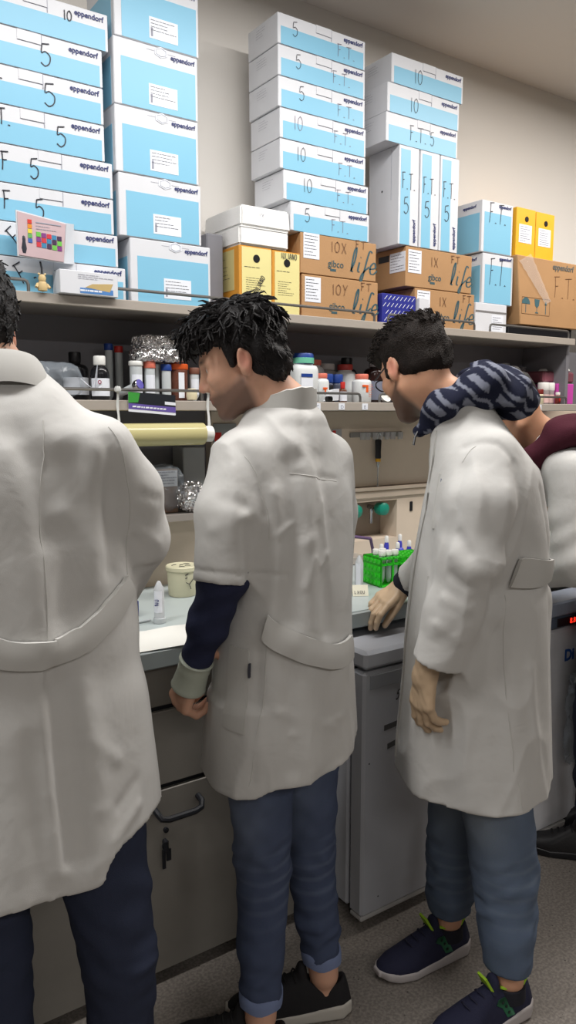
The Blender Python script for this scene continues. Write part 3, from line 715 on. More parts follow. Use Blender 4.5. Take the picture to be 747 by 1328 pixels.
def folded(base, folds, extra=None):
    """ridges and creases pressed into a garment; each fold = (points, width, height)"""
    FS = []
    for pts, w, a in folds:
        FS.append((snap(base, np.array(pts, float)), w*(1.15 if w >= .01 else 1), a*(.75 if w >= .01 else .8)))
    def f(P):
        d = base(P); n = np.abs(d) < .06
        if n.any():
            Q = P[n]; e = np.zeros(len(Q))
            for pts, w, a in FS:
                s = seg_d(Q, pts); e += a*np.exp(-(s/w)**2)
            if extra is not None: e += extra(Q)
            d = d.copy(); d[n] -= e
        return d
    return f
def strip(name, field, path, width, m, parent, off=.004, th=.004, up=None, n=24):
    """a cloth band that lies on a garment along a path"""
    pts = np.array(crom([np.array(p) for p in path], max(3, n//max(1, len(path)-1)))); nn = len(pts)
    rows = [[] for _ in range(4)]; ws = np.linspace(-.5, .5, 4) if up is None else np.linspace(0, 1, 4)
    upv = np.array((0, 0, 1.)) if up is None else np.array(up, float)
    T = np.gradient(pts, axis=0); U = upv-T*((T@upv)/(T*T).sum(1))[:, None]; U /= np.linalg.norm(U, axis=1)[:, None]
    out = []; inn = []
    for w in ws:
        p0 = snap(field, pts+U*w*width, off); g = grad(field, p0); out.append(p0+g*th*(1 if abs(w) < .45 or up is not None else .5)); inn.append(p0-g*.006)
    V = np.concatenate(out+inn); F = []
    for r in range(3):
        for i in range(nn-1): F.append((r*nn+i, r*nn+i+1, (r+1)*nn+i+1, (r+1)*nn+i))
    for r in (0, 3):
        for i in range(nn-1):
            a, b = r*nn+i, r*nn+i+1; q = (a, b, b+4*nn, a+4*nn); F.append(q if r == 3 else q[::-1])
    for i in (0, nn-1):
        for r in range(3):
            a, b = r*nn+i, (r+1)*nn+i; F.append((a, b, b+4*nn, a+4*nn) if i == 0 else (b, a, a+4*nn, b+4*nn))
    return crisp(np_mesh(name, V, np.array(F), m, parent))
def crisp(o):
    o.data.set_sharp_from_angle(angle=math.radians(38)); return o
def patch(name, field, quad, m, parent, off=.0025, nu=10, nv=12):
    """a sewn-on patch (pocket) that lies on a garment; quad = top-left, top-right, bottom-right, bottom-left"""
    q = [np.array(p) for p in quad]; g = []
    for j in range(nv+1):
        for i in range(nu+1):
            u, v = i/nu, j/nv; g.append((q[0]*(1-u)+q[1]*u)*(1-v)+(q[3]*(1-u)+q[2]*u)*v)
    P0 = snap(field, np.array(g), off); N = grad(field, P0); Pi = P0-N*.006; V = np.concatenate([P0, Pi]); k = nu+1; m_ = len(P0); F = []
    for j in range(nv):
        for i in range(nu): F.append((j*k+i, (j+1)*k+i, (j+1)*k+i+1, j*k+i+1))
    B = [i for i in range(k)]+[j*k+nu for j in range(1, nv+1)]+[nv*k+i for i in range(nu-1, -1, -1)]+[j*k for j in range(nv-1, 0, -1)]
    for a, b in zip(B, B[1:]+B[:1]): F.append((a, b, b+m_, a+m_))
    return crisp(np_mesh(name, V, np.array(F), m, parent))
def rotm(yaw=0, pitch=0, roll=0):
    """head frame axes as columns: yaw to the left, pitch nods down, roll leans to the left ear"""
    return np.array(Matrix.Rotation(yaw, 3, 'Z') @ Matrix.Rotation(pitch, 3, 'Y') @ Matrix.Rotation(-roll, 3, 'X'))
def head_field(P, c, R, sc=1.):
    q = (P-c)@R/sc
    d = ell(q, (-.012, 0, .045), (.100, .077, .085))
    d = smin(d, ell(q, (-.045, 0, .015), (.062, .066, .075)), .03)
    d = smin(d, ell(q, (.042, 0, -.02), (.052, .060, .088)), .035)
    for s in (-1, 1):
        d = smin(d, cone(q, (.0, s*.056, -.052), (.070, s*.016, -.092), .018, .018), .03)
        d = smin(d, ell(q, (.062, s*.042, -.012), (.028, .022, .022)), .02)
        d = smin(d, cone(q, (.088, s*.010, .030), (.068, s*.050, .028), .011, .010), .014)
    d = smin(d, ell(q, (.080, 0, -.098), (.017, .021, .017)), .018)
    for s in (-1, 1):
        d = smax(d, -ell(q, (.098, s*.032, .010), (.020, .019, .013)), .012)
        d = smin(d, ell(q, (.0735, s*.033, .010), (.0135, .0145, .0125)), .003)
        d = smin(d, cone(q, (.0845, s*.020, .0165), (.075, s*.047, .013), .0035, .003), .004)
        d = smin(d, cone(q, (.084, s*.021, .0035), (.076, s*.046, .005), .003, .0025), .004)
    d = smin(d, cone(q, (.090, 0, .022), (.112, 0, -.024), .008, .0115), .012)
    for s in (-1, 1): d = smin(d, ell(q, (.101, s*.0125, -.028), (.011, .008, .008)), .007)
    d = smin(d, ell(q, (.082, 0, -.058), (.020, .030, .024)), .015)
    d = smin(d, cone(q, (.100, -.016, -.0535), (.100, .016, -.0535), .0055, .0055), .006)
    d = smin(d, cone(q, (.097, -.014, -.066), (.097, .014, -.066), .0065, .0065), .006)
    d = smax(d, -cone(q, (.108, -.022, -.0597), (.108, .022, -.0597), .0035, .0035), .004)
    for s in (-1, 1):
        E = np.array(Matrix.Rotation(s*.35, 3, 'Z') @ Matrix.Rotation(-.18, 3, 'Y'))
        e = ell(q, (-.012, s*.083, .004), (.019, .0075, .032), E)
        e = smin(e, ell(q, (-.006, s*.079, -.022), (.011, .007, .012), E), .008)
        e = smax(e, -ell(q, (-.008, s*.0915, .006), (.011, .006, .020), E), .004)
        d = smin(d, e, .007)
    return d*sc
SKIN = np.array(lin((205, 158, 132)))
def head_tint(V, c, R, col, skin, beard=.5, sc=1.):
    q = (V-c)@R/sc
    def mixin(mask, rgb, k): 
        w = np.clip(mask, 0, 1)*k; col[:, :3] = col[:, :3]*(1-w[:, None])+np.array(lin(rgb)[:3])*w[:, None]
    hd = (np.linalg.norm(q-V3(.02, 0, 0), axis=1) < .17)
    jaw = np.clip((-.035-q[:, 2]+.35*np.abs(np.minimum(q[:, 0]-.06, 0)))/.02, 0, 1)*np.clip((q[:, 0]+.012)/.02, 0, 1)*hd*(np.abs(q[:, 1]) < .085)*(q[:, 2] > -.125)
    mixin(jaw, (70, 52, 46), beard)
    for s in (-1, 1):
        mixin(1-np.linalg.norm((q-V3(.088, s*.030, .034))/V3(.03, .024, .006), axis=1)*.8, (34, 26, 24), 1.1)
        e = np.linalg.norm((q-V3(.084, s*.033, .010))/V3(.02, .011, .0052), axis=1); mixin((1.15-e)*4, (225, 220, 215), 1)
        e = np.linalg.norm((q-V3(.086, s*.033, .010))/V3(.02, .0055, .0055), axis=1); mixin((1.0-e)*4, (40, 26, 20), 1)
        e = np.linalg.norm((q-V3(-.012, s*.083, .0))/V3(.02, .012, .034), axis=1); mixin((1.1-e)*2, (208, 128, 112), .55)
    e = np.linalg.norm((q-V3(.1, 0, -.06))/V3(.02, .023, .013), axis=1); mixin((1.1-e)*3, (176, 104, 96), .6)
    e = np.linalg.norm((q-V3(.112, 0, -.026))/V3(.02, .02, .018), axis=1); mixin((1.1-e)*2, (205, 130, 112), .4)
    return col
def hand_chains(w, d, n, s, curl, spread=.06, L=1., thumb=(.55, .5), th_curl=.4):
    """w wrist, d towards the fingers, n out of the back of the hand, s towards the thumb"""
    d, n, s = [np.asarray(v, float)/np.linalg.norm(v) for v in (d, n, s)]; C = []
    w = np.asarray(w, float)
    bases = [(.088, .030), (.092, .010), (.088, -.011), (.080, -.030)]; lens = [(.043, .025, .020), (.048, .029, .021), (.044, .027, .020), (.034, .020, .018)]
    for i, ((bl, bs), ls) in enumerate(zip(bases, lens)):
        kn = w+d*bl*L+s*bs*L; C.append(([w+d*.012*L+s*bs*.55*L, kn], [.0155*L, .0115*L]))
        cu = curl[i] if hasattr(curl[i], '__len__') else (curl[i], curl[i]*1.1, curl[i]*.7)
        p = kn; ang = 0; pts = [kn]; fd = d+s*spread*(1.5-i)
        fd /= np.linalg.norm(fd)
        for l, c in zip(ls, cu):
            ang += c; p = p+(fd*math.cos(ang)-n*math.sin(ang))*l*L; pts.append(p)
        C.append((pts, [.0098*L, .0088*L, .0080*L, .0068*L]))
    tb = w+d*.025*L+s*.026*L-n*.006*L; td = d*thumb[0]+s*(1-thumb[0])*1.1-n*thumb[1]; td /= np.linalg.norm(td)
    t1 = tb+td*.042*L; t2 = t1+(td*math.cos(th_curl)+(d*.9-n*.3-s*.4)*math.sin(th_curl))*.032*L; t3 = t2+(t2-t1)*.75
    C.append(([tb, t1, t2, t3], [.0155*L, .012*L, .0102*L, .0078*L]))
    return C
def hand_field(P, C, off=0., k=.006):
    d = None
    for pts, rs in C:
        e = chain(P, pts, [r+off for r in rs], .002)
        pal = len(pts) == 2
        d = e if d is None else smin(d, e, .014 if pal else k)
    return d
def lumbox(C, pad=.03):
    a = np.concatenate([np.array(p) for p, _ in C]); return a.min(0)-pad, a.max(0)+pad
def locks(name, V, N, m, parent, count, length, comb, seed=1, r=.0035, lift=.35, curl=0., sel=None):
    g = np.random.default_rng(seed); idx = np.arange(len(V)) if sel is None else np.flatnonzero(sel); idx = g.choice(idx, count)
    mb = MB()
    for i in idx:
        p = V[i]-N[i]*.004; t = comb(V[i]); t = t-N[i]*(t@N[i]); t /= (np.linalg.norm(t)+1e-9); sd = np.cross(N[i], t)
        L = length(V[i])*g.uniform(.6, 1.25); ph = g.uniform(0, 6.28); a = g.normal()*.35; pts = []
        dirv = t*math.cos(a)+sd*math.sin(a); lf = lift*g.uniform(.5, 1.4)
        for u in np.linspace(0, 1, 5):
            pts.append(p+dirv*L*u+N[i]*(lf*L*u*(1-.75*u)+.004*u)+sd*curl*L*math.sin(ph+u*3.5)*u)
        rr = r*g.uniform(.7, 1.3)
        mb.tube(pts, lambda u: rr*(1-.85*u*u)+.0004, 4)
    return mb.build(name, m, parent, smooth=True)
def vnormals(o):
    me = o.data; n = np.zeros(len(me.vertices)*3, np.float32); me.vertices.foreach_get('normal', n); v = np.zeros(len(me.vertices)*3, np.float32); me.vertices.foreach_get('co', v)
    return v.reshape(-1, 3).astype(float), n.reshape(-1, 3).astype(float)
M_skin = attr_mat('skin', .5, bump=.08, bscale=420, sss=.12)
M_coat = mat('white_cotton', (200, 199, 196), .85, var=.02, scale=14, bump=.12, bscale=900, sheen=.1, spec=.2)
nt = M_coat.node_tree; _b = nt.nodes['Principled BSDF']; _n = nt.nodes.new('ShaderNodeTexNoise'); _n.inputs['Scale'].default_value = 11; _n.inputs['Detail'].default_value = 3; _n.inputs['Distortion'].default_value = .3
_t = nt.nodes.new('ShaderNodeTexCoord'); nt.links.new(_t.outputs['Object'], _n.inputs['Vector']); _p = nt.nodes.new('ShaderNodeBump'); _p.inputs['Strength'].default_value = .45; _p.inputs['Distance'].default_value = .010
nt.links.new(_n.outputs['Fac'], _p.inputs['Height']); nt.links.new(_b.inputs['Normal'].links[0].from_socket, _p.inputs['Normal']); nt.links.new(_p.outputs['Normal'], _b.inputs['Normal'])
M_stitch = mat('stitched_seam', (198, 197, 193), .9, var=.03, spec=.1)
def seam(field, path, parent, w=.0022):
    p = snap(field, np.array(crom([np.array(q) for q in path], 8)), -.0002)
    return MB().tube([tuple(q) for q in p], w*.5, 6).build('seam', M_stitch, parent, smooth=True)
M_seam = mat('cotton_seam', (194, 193, 189), .85, var=.02, spec=.2)
M_jean = attr_mat('denim', .85, bump=.25, bscale=700, spec=.15, weave=1)
M_hair = mat('black_hair', (22, 19, 20), .55, var=.3, scale=60, spec=.3, bump=.6, bscale=260)
M_hair2 = mat('dark_brown_hair', (36, 30, 27), .65, var=.35, scale=90, spec=.15, bump=.8, bscale=320)
M_glove = mat('tan_latex_glove', (196, 170, 140), .42, var=.05, scale=30, bump=.15, bscale=60)
def body_mesh(label, O, alpha, joints, head, hands=(), skin=(205, 158, 132), beard=.5, h=.0046, sc=1.):
    """one continuous body; joints: dict of points in the person's own frame"""
    J = {k: V3(*v) for k, v in joints.items()}; hc, R = V3(*head[0]), rotm(*head[1])
    nb = hc+R@V3(-.022, 0, -.045)
    def f(P):
        d = ell(P, J['pelvis'], (.095, .135, .12)); d = smin(d, ell(P, J['chest']+V3(.01, 0, 0), (.085, .130, .17)), .06)
        d = smin(d, cone(P, J['pelvis'], J['chest'], .09, .09), .05)
        d = smin(d, cone(P, J['neck']+V3(-.01, 0, -.06), J['neck'], .058, .056), .03)
        d = smin(d, cone(P, J['neck']+V3(-.005, 0, -.02), nb, .057, .056), .03)
        hdm = np.linalg.norm(P-hc, axis=1) < .32
        if hdm.any():
            e = np.full(len(P), 9.); e[hdm] = head_field(P[hdm], hc, R, sc); d = smin(d, e, .025)
        for s in 'lr':
            d = smin(d, cone(P, J['chest']+(J[s+'sh']-J['chest'])*.5, J[s+'sh']+V3(0, -.02*np.sign(J[s+'sh'][1]), -.045), .045, .036), .03)
            d = smin(d, chain(P, [J[s+'sh']+V3(0, -.02*np.sign(J[s+'sh'][1]), -.05), J[s+'el'], J[s+'wr']], [.040, .035, .026], .02), .02)
            d = smin(d, chain(P, [J[s+'hip'], J[s+'kn'], J[s+'an']], [.085, .054, .036], .02), .05)
            d = smin(d, cone(P, J[s+'an']+V3(0, 0, -.045), J[s+'toe'], .030, .016), .012)
        for C in hands:
            lo, hi = lumbox(C, .06); k = ((P > lo) & (P < hi)).all(1)
            if k.any():
                e = np.full(len(P), 9.); e[k] = hand_field(P[k], C); d = smin(d, e, .008)
        return d
    pts = np.array(list(J.values())+[hc, hc+V3(0, 0, .16), hc+V3(.16, 0, 0)]+[q for C in hands for p, _ in C for q in p])
    lo = pts.min(0)-.13; lo[2] = max(lo[2], .005); hi = pts.max(0)+.13
    def tint(V):
        col = np.tile(np.array(lin(skin)), (len(V), 1)); return head_tint(V, hc, R, col, skin, beard, sc)
    o = sdf_part('person', f, lo, hi, h, M_skin, None, tint)
    o.location = O; o.rotation_euler = (0, 0, PI/2-math.radians(alpha)); tag(o, label, 'person')
    return o, hc, R, J
def leg_tint(base, fade, J, fa=.6):
    def t(V):
        c = np.tile(np.array(lin(base)), (len(V), 1)); k = np.zeros(len(V))
        for s in 'lr':
            m = J[s+'hip']*.40+J[s+'kn']*.60+V3(.035, .055, 0); k = np.maximum(k, np.exp(-((V[:, :2]-m[:2])**2).sum(1)/.006-((V[:, 2]-m[2])/.16)**2))
            kn = J[s+'kn']; k = np.maximum(k, .45*np.exp(-((V-kn)**2).sum(1)/.012)*np.clip(np.sin(V[:, 2]*190+V[:, 1]*30), 0, 1))
        nz = .8+.2*Noise(5, 9)(V); k = np.clip(k*nz*1.2, 0, 1)*fa
        c[:, :3] = c[:, :3]*(1-k[:, None])+np.array(lin(fade)[:3])*k[:, None]; return c
    return t
def jeans(parent, J, radii, seed, base, fade, fa=.6, hem=(.1, .1), zt=.8, cuff=True, h=.0055, bunch=1.):
    nz = Noise(seed, 7, st=(1, 1, 1.6)); nl = Noise(seed+1, 16)
    def leg(P, s):
        r = radii[s]; kn = J[s+'kn']; return chain(P, [J[s+'hip'], (J[s+'hip']+kn)/2, kn, (kn*.45+J[s+'an']*.55), J[s+'an']+V3(0, 0, -.02)], r, .015)
    def base_f(P):
        d = smin(leg(P, 'l'), leg(P, 'r'), .012); d = smin(d, ell(P, J['pelvis']+V3(0, 0, -.02), (.12, .165, .13)), .05)
        return d
    def f(P):
        d = base_f(P); z = P[:, 2]
        e = .0030*nz(P)+.0014*nl(P)
        for s in 'lr':
            kn = J[s+'kn']; an = J[s+'an']; w1 = np.exp(-((z-kn[2]-.02)/.09)**2); w2 = np.exp(-((z-an[2]-.10)/.085)**2)*bunch
            ph = z*2*PI/.052+(P[:, 0]-kn[0])*26+(P[:, 1]-kn[1])*(17 if s == 'l' else -17)+2.8*np.sin(z*17+P[:, 0]*31+P[:, 1]*19)
            near = np.exp(-((P[:, 1]-(kn[1]*.5+an[1]*.5))**2)/.01)
            e += ((.0022*w1+.0026*w2)*np.sin(ph)+(.003*w1+.006*w2)*nl(P*V3(.6, .6, 1.5)))*near*np.clip(.55+.6*nz(P), 0, 1.2)
        d = d-e
        lo = np.where(P[:, 1] > (J['lan'][1]+J['ran'][1])/2, hem[0], hem[1]) if hem[0] != hem[1] else hem[0]
        return np.maximum(np.maximum(d, lo-z), z-zt)
    pts = np.array([J[s+k] for s in 'lr' for k in ('hip', 'kn', 'an')]); lo = pts.min(0)-.17; hi = pts.max(0)+.17; lo[2] = min(hem)-.03; hi[2] = zt+.03
    o = sdf_part('jeans', f, lo, hi, h, M_jean, parent, leg_tint(base, fade, J, fa))
    if cuff:
        for s, hz in (('l', hem[0]), ('r', hem[1])):
            c = J[s+'an']; r = radii[s][-1]+.0065
            kn = J[s+'kn']; t = (hz-c[2])/(kn[2]-c[2]); cc = c+(kn-c)*t
            tr = []
            for k in range(25):
                a = 2*PI*k/24; tr.append((cc[0]+r*math.cos(a), cc[1]+r*math.sin(a)))
            mb = MB()
            prof = [(-.004, 0), (.001, .002), (.0025, .014), (.002, .026), (-.002, .030)]
            vs = [(x+(x-cc[0])/r*o_+(kn-c)[0]/(kn-c)[2]*z_, y+(y-cc[1])/r*o_+(kn-c)[1]/(kn-c)[2]*z_, hz-.004+z_+.002*math.sin(i*1.3)) for o_, z_ in prof for i, (x, y) in enumerate(tr[:-1])]
            mb.add(vs, [(j*24+i, j*24+(i+1) % 24, (j+1)*24+(i+1) % 24, (j+1)*24+i) for j in range(4) for i in range(24)])
            mb.build('turned_up_cuff', mat('pale_denim', tuple(min(255, v*1.35+14) for v in base), .85, bump=.3, bscale=700), o, smooth=True)
    return o
def shoe(parent, heel, yaw, L, upper, solec, accent=None, logo=None, zoff=0., lining=None, laces=None):
    """sneaker: upper, sole, lining, laces, side emblem; heel = rear end on the floor in the person's frame"""
    R = np.array(Matrix.Rotation(yaw, 3, 'Z')); hp = V3(heel[0], heel[1], zoff); s = L/.29
    def loc(P): return ((P-hp)@R)/s
    S = [(-.001, .014, .022), (.02, .030, .036), (.08, .034, .036), (.15, .039, .042), (.20, .046, .046), (.245, .042, .042), (.275, .028, .030), (.288, .010, .012)]
    def plan(q, g=0.):
        S_ = np.array(S); x = np.clip(q[:, 0], 0, .287); w1 = np.interp(x, S_[:, 0], S_[:, 1])+g; w2 = np.interp(x, S_[:, 0], S_[:, 2])+g
        cy = .004*np.sin(x*11); y = q[:, 1]-cy; dy = np.where(y > 0, y-w1, -y-w2)
        return np.maximum(dy*.8, np.maximum(-q[:, 0]-.002, q[:, 0]-.29-g))
    def top(q):
        x = q[:, 0]; t = np.interp(x, [0, .03, .07, .10, .13, .16, .20, .25, .285], [.100, .094, .090, .102, .106, .088, .068, .053, .036]); return t
    def fu(P):
        q = loc(P); t = top(q); h_ = np.clip((q[:, 2]-.02)/.08, 0, 1); shrink = .020*h_**1.6
        d = plan(q)+shrink*np.clip(1.1-q[:, 0]*1.0, .4, 1); d = smax(d, q[:, 2]-t+2.0*q[:, 1]**2*4, .016); d = np.maximum(d, .016-q[:, 2])
        op = ell(q, (.062, 0, .112), (.050, .027, .048)); d = smax(d, -op, .005)
        to = ell(q, (.116, 0, .100), (.014, .020, .028)); d = smin(d, to, .006)
        return d*s
    def fs(P):
        q = loc(P); rock = np.interp(q[:, 0], [0, .02, .06, .2, .26, .29], [.004, 0, 0, 0, .003, .012]); tp = np.interp(q[:, 0], [0, .05, .12, .2, .29], [.036, .034, .027, .024, .030])
        d = plan(q, .003); return smax(d, np.maximum(q[:, 2]-tp, rock-q[:, 2]), .006)*s
    c0 = hp+R@V3(.145, 0, .06)*s; lo = c0-.19*s; hi = c0+.19*s; lo[2] = -.01; hi[2] = .15*s
    o = sdf_part('shoe', fu, lo, hi, .0042, upper, parent)
    sdf_part('sole', fs, lo, hi, .0042, solec, o)
    Wp = lambda x, y, z: tuple(hp+R@V3(x, y, z)*s)
    if lining:
        pts = [Wp(.062+.047*math.cos(a), (.026)*math.sin(a), .097+.008*math.cos(a)*0-.004*math.sin(a)**2+(.006 if abs(a-PI) < 1 else 0)) for a in np.linspace(.5, 2*PI-.5, 22)]
        MB().tube(pts, .0038*s, 6).build('lining', lining, o, smooth=True)
        MB().prism([(-.018, -.006), (.018, -.006), (.015, .040), (-.015, .040)], -.003, .003).build('tongue_tab', lining, o).matrix_local = Matrix.Translation(Wp(.130, 0, .098)) @ Matrix.Rotation(yaw+PI/2, 4, 'Z') @ Matrix.Rotation(.5, 4, 'X')
    if laces:
        mb = MB()
        for k in range(4):
            x = .135+.02*k; z = np.interp(x, [.13, .16, .20], [.106, .090, .071])
            mb.tube([Wp(x-.006, -.024, z-.014), Wp(x, -.012, z-.001), Wp(x+.004, 0, z+.002), Wp(x, .012, z-.001), Wp(x-.006, .024, z-.014)], .0022, 6)
        mb.build('laces', laces, o, smooth=True)
    if accent:
        for sd in (1, -1):
            pl = [(.075, .034), (.100, .036), (.112, .060), (.128, .070), (.118, .078), (.098, .078), (.086, .064)]
            g = np.array([Wp(x, sd*.05, z) for x, z in pl]+[Wp(.1, sd*.05, .058)]); P_ = g.copy()
            for _ in range(8): P_ -= np.outer(fu(P_)-.0012, R@V3(0, sd, 0))*.8
            n_ = len(pl); q = R@V3(0, -sd, 0)*.004; V = np.concatenate([P_, P_+q])
            F = [(i, (i+1) % n_, n_) for i in range(n_)]+[(i, (i+1) % n_, (i+1) % n_+n_+1) for i in range(n_)]+[(i, (i+1) % n_+n_+1, i+n_+1) for i in range(n_)]
            e = np_mesh('side_emblem', V, np.array(F), accent, o, smooth=False)
            for (x, z) in ((.094, .046), (.100, .060), (.108, .070)):
                p = np.array([Wp(x, sd*.05, z)])
                for _ in range(8): p -= np.outer(fu(p)-.0022, R@V3(0, sd, 0))*.8
                mm = Matrix.Translation(p[0]) @ Matrix.Rotation(yaw, 4, 'Z')
                MB().lathe([(.004, -.001), (.004, .0), (0, .0008)], 8, mtx=Matrix.Rotation(-sd*PI/2, 3, 'X')).build('dot', mat('dark_green_dot', (14, 36, 30), .5), e).matrix_local = mm
    return o
# ================================================================== people
C_JEAN2, C_JEAN3, C_JEAN1 = (76, 86, 112), (96, 110, 132), (54, 60, 80)
# ---- short-sleeved person in the middle
def foot(J, s, ankle, yaw, x=.066):
    """sets ankle and toe joints over a shoe whose axis is turned by yaw; returns the heel point"""
    a = V3(*ankle); d = V3(math.cos(yaw), math.sin(yaw), 0); J[s+'an'] = tuple(a); J[s+'toe'] = tuple(a+d*.15+V3(0, 0, .034-a[2])); return (a-d*x)[:2]
def person_mid():
    J = dict(pelvis=(0, 0, .95), chest=(.0, 0, 1.25), neck=(-0.000, -0.000, 1.480), lsh=(-0.005, 0.166, 1.385), lel=(-0.010, 0.202, 1.137), lwr=(0.091, 0.195, 0.914),
             rsh=(-0.014, -0.183, 1.371), rel=(0.038, -0.243, 1.078), rwr=(.24, -.13, .98), lhip=(0, .085, .92), rhip=(0, -.085, .92),
             lkn=(0.005, 0.069, 0.430), lan=(0.004, 0.086, 0.100), rkn=(0.002, -0.103, 0.369), ran=(-0.065, -0.075, 0.100), ltoe=(.12, .13, .03), rtoe=(.04, .06, .03))
    YR, YL = math.radians(45), math.radians(32)
    hR = foot(J, 'r', (-0.065, -0.075, 0.100), YR); hL = foot(J, 'l', (-0.038, 0.126, 0.100), YL)
    w = np.array(J['lwr']); hc = hand_chains(w+V3(.006, 0, -.012), (.45, .05, -.9), (.35, .9, .2), (.85, -.25, .45), [.95, 1.0, 1.05, 1.1], L=1.0, thumb=(.75, .35), th_curl=.7)
    hr = hand_chains(np.array(J['rwr']), (.95, .1, -.2), (.1, -.2, 1), (.1, 1, .2), [.3, .35, .4, .45])
    o, hcen, R, J = body_mesh('short-sleeved person in a white coat with dark wavy hair looking down left at the bench', (0.971, 1.420, 0), -15, J,
        ((0.054, 0.072, 1.574), (math.radians(38), math.radians(20), .05)), [hc, hr], beard=.8, skin=(214, 166, 140), sc=.90, h=.0042)
    jr = {'l': [.092, .078, .064, .054, .042], 'r': [.090, .076, .062, .052, .041]}
    jeans(o, J, jr, 11, C_JEAN2, (150, 164, 188), .65, hem=(.135, .135))
    shoe(o, hR, YR, .305, mat('black_mesh_fabric', (26, 25, 28), .8, bump=.4, bscale=600), mat('off_white_rubber', (190, 186, 178), .6), laces=mat('black_lace', (16, 16, 18), .8))
    shoe(o, hL, YL, .285, MATS['black_mesh_fabric'], MATS['off_white_rubber'], laces=MATS['black_lace'])
    # coat
    S = [(.60, .0, .0, .196, .165, .152), (.75, 0, 0, .188, .152, .148), (.90, 0, 0, .176, .138, .142), (1.05, 0, 0, .168, .124, .130), (1.20, 0, 0, .174, .120, .126), (1.31, 0, 0, .176, .112, .116), (1.385, 0, 0, .150, .096, .098), (1.435, 0, 0, .112, .080, .086), (1.470, .003, 0, .086, .072, .078), (1.482, .006, 0, .072, .064, .07)]
    ls, le = J['lsh'], J['lel']; le2 = le+(le-ls)*.06; rs, re = J['rsh'], J['rel']
    nb = Noise(3, 3.2, st=(1, 1, .45)); nm = Noise(4, 8, st=(1, 1, .6)); cr = Crease(5, 4.2, (1, 1, .55))
    def base(P):
        d = loft(P, S, 2.25)
        a = chain(P, [ls+V3(0, -.035, -.012), (ls+le)/2, le2], [.066, .066, .062], .02); ax = (le2-ls)/np.linalg.norm(le2-ls)
        pl = (P-le2)@ax; a = np.maximum(a, pl)
        b = chain(P, [rs+V3(0, .045, -.012), (rs+re)/2+V3(0, .018, 0), re+V3(0, .012, 0)], [.064, .060, .056], .02); ax2 = (re-rs)/np.linalg.norm(re-rs); b = np.maximum(b, (P-re)@ax2)
        d = smin(d, a, .042); d = smin(d, b, .04)
        return d
    def carve(P, d):
        ax = (le2-ls)/np.linalg.norm(le2-ls)
        inn = np.maximum(cone(P, ls+(le2-ls)*.75, le2+ax*.05, .049, .049), -((P-le2)@ax+.026)); d = np.maximum(d, -inn)
        hem = np.where(P[:, 1]*.8+P[:, 0]*.3 > .085, .630, .655)
        hem = .655+.022/(1+np.exp((np.mod(np.arctan2(P[:, 1], P[:, 0]), 2*PI)-2.05)/-.05))
        hem = hem+.040*np.clip(-P[:, 1]/.16, 0, 1)
        d = np.maximum(d, hem-P[:, 2])
        L2 = loft(P, [(s[0]-.1, s[1], s[2], s[3]-.016, s[4]-.016, s[5]-.016) for s in S[:3]], 2.25)
        return np.maximum(d, -np.maximum(L2, P[:, 2]-.72))
    folds = [(( (-0.066, 0.232, 1.432), (-0.091, 0.211, 1.399), (-0.103, 0.175, 1.337), (-0.094, 0.157, 1.264)), .010, -.0045),
        (((-0.113, 0.088, 1.367), (-0.111, 0.090, 1.239), (-0.104, 0.096, 1.042)), .022, -.010), (((-0.132, 0.071, 1.414), (-0.145, 0.061, 1.239), (-0.143, 0.062, 1.017)), .024, .009),
        (((-0.149, 0.004, 1.380), (-0.155, -0.001, 1.200), (-0.147, 0.007, 0.997)), .018, -.007), (((-0.092, 0.131, 1.305), (-0.097, 0.127, 1.178), (-0.085, 0.138, 1.048)), .016, .007),
        (((-0.149, 0.031, 1.249), (-0.164, 0.018, 1.285)), .008, .005), (((-0.131, 0.073, 1.105), (-0.155, 0.052, 1.161)), .009, .006), (((-0.088, 0.122, 1.218), (-0.115, 0.099, 1.240)), .008, .005),
        (((-0.155, 0.026, 1.145), (-0.174, 0.010, 1.167)), .008, .005), (((-0.135, 0.069, 1.197), (-0.148, 0.058, 1.206)), .012, .006),
        (((-0.112, 0.089, 1.344), (-0.156, -0.054, 1.335)), .007, -.003), (((-0.107, 0.014, 1.476), (-0.142, 0.011, 1.364)), .014, .006), (((-0.087, 0.031, 1.473), (-0.115, 0.060, 1.381)), .012, -.005),
        (((-0.066, 0.259, 1.314), (-0.113, 0.219, 1.291)), .014, -.006), (((-0.042, 0.279, 1.238), (-0.113, 0.219, 1.266)), .012, .005), (((-0.063, 0.261, 1.373), (-0.079, 0.248, 1.223)), .02, .006),
        (((-0.104, 0.200, 1.235), (-0.095, 0.182, 1.122)), .016, -.012), (((-0.080, 0.181, 0.975), (-0.063, 0.169, 0.697)), .010, -.006),
        (((-0.131, 0.072, 0.958), (-0.124, 0.052, 0.708)), .02, .006), (((-0.106, 0.106, 0.945), (-0.096, 0.102, 0.718)), .018, -.007), (((-0.147, 0.006, 0.893), (-0.141, -0.015, 0.707)), .016, -.005),
        (((-0.088, 0.122, 0.843), (-0.158, -0.003, 0.779)), .010, .004), (((-0.106, 0.106, 0.792), (-0.159, -0.030, 0.797)), .008, .003), (((-0.028, 0.291, 1.159), (-0.113, 0.219, 1.144)), .004, -.002)]
    def extra(P):
        th = np.arctan2(P[:, 1], P[:, 0]); z = P[:, 2]
        e = .0022*nb(P)+.0008*nm(P)+.0075*cr(P)+.006*np.clip((.95-z)/.3, 0, 1)*np.sin(th*7+1.5+2*z)
        axs = (le2-ls)/np.linalg.norm(le2-ls); e -= .003*np.exp(-(((P-le2)@axs+.024)/.004)**2)*(P[:, 1] > .10)
        e += .008*np.clip((.86-z)/.02, 0, 1)/(1+np.exp((th-2.05)/.03))*(th > .3)     # left panel laps over the back panel
        return e
    ff = folded(base, folds, extra)
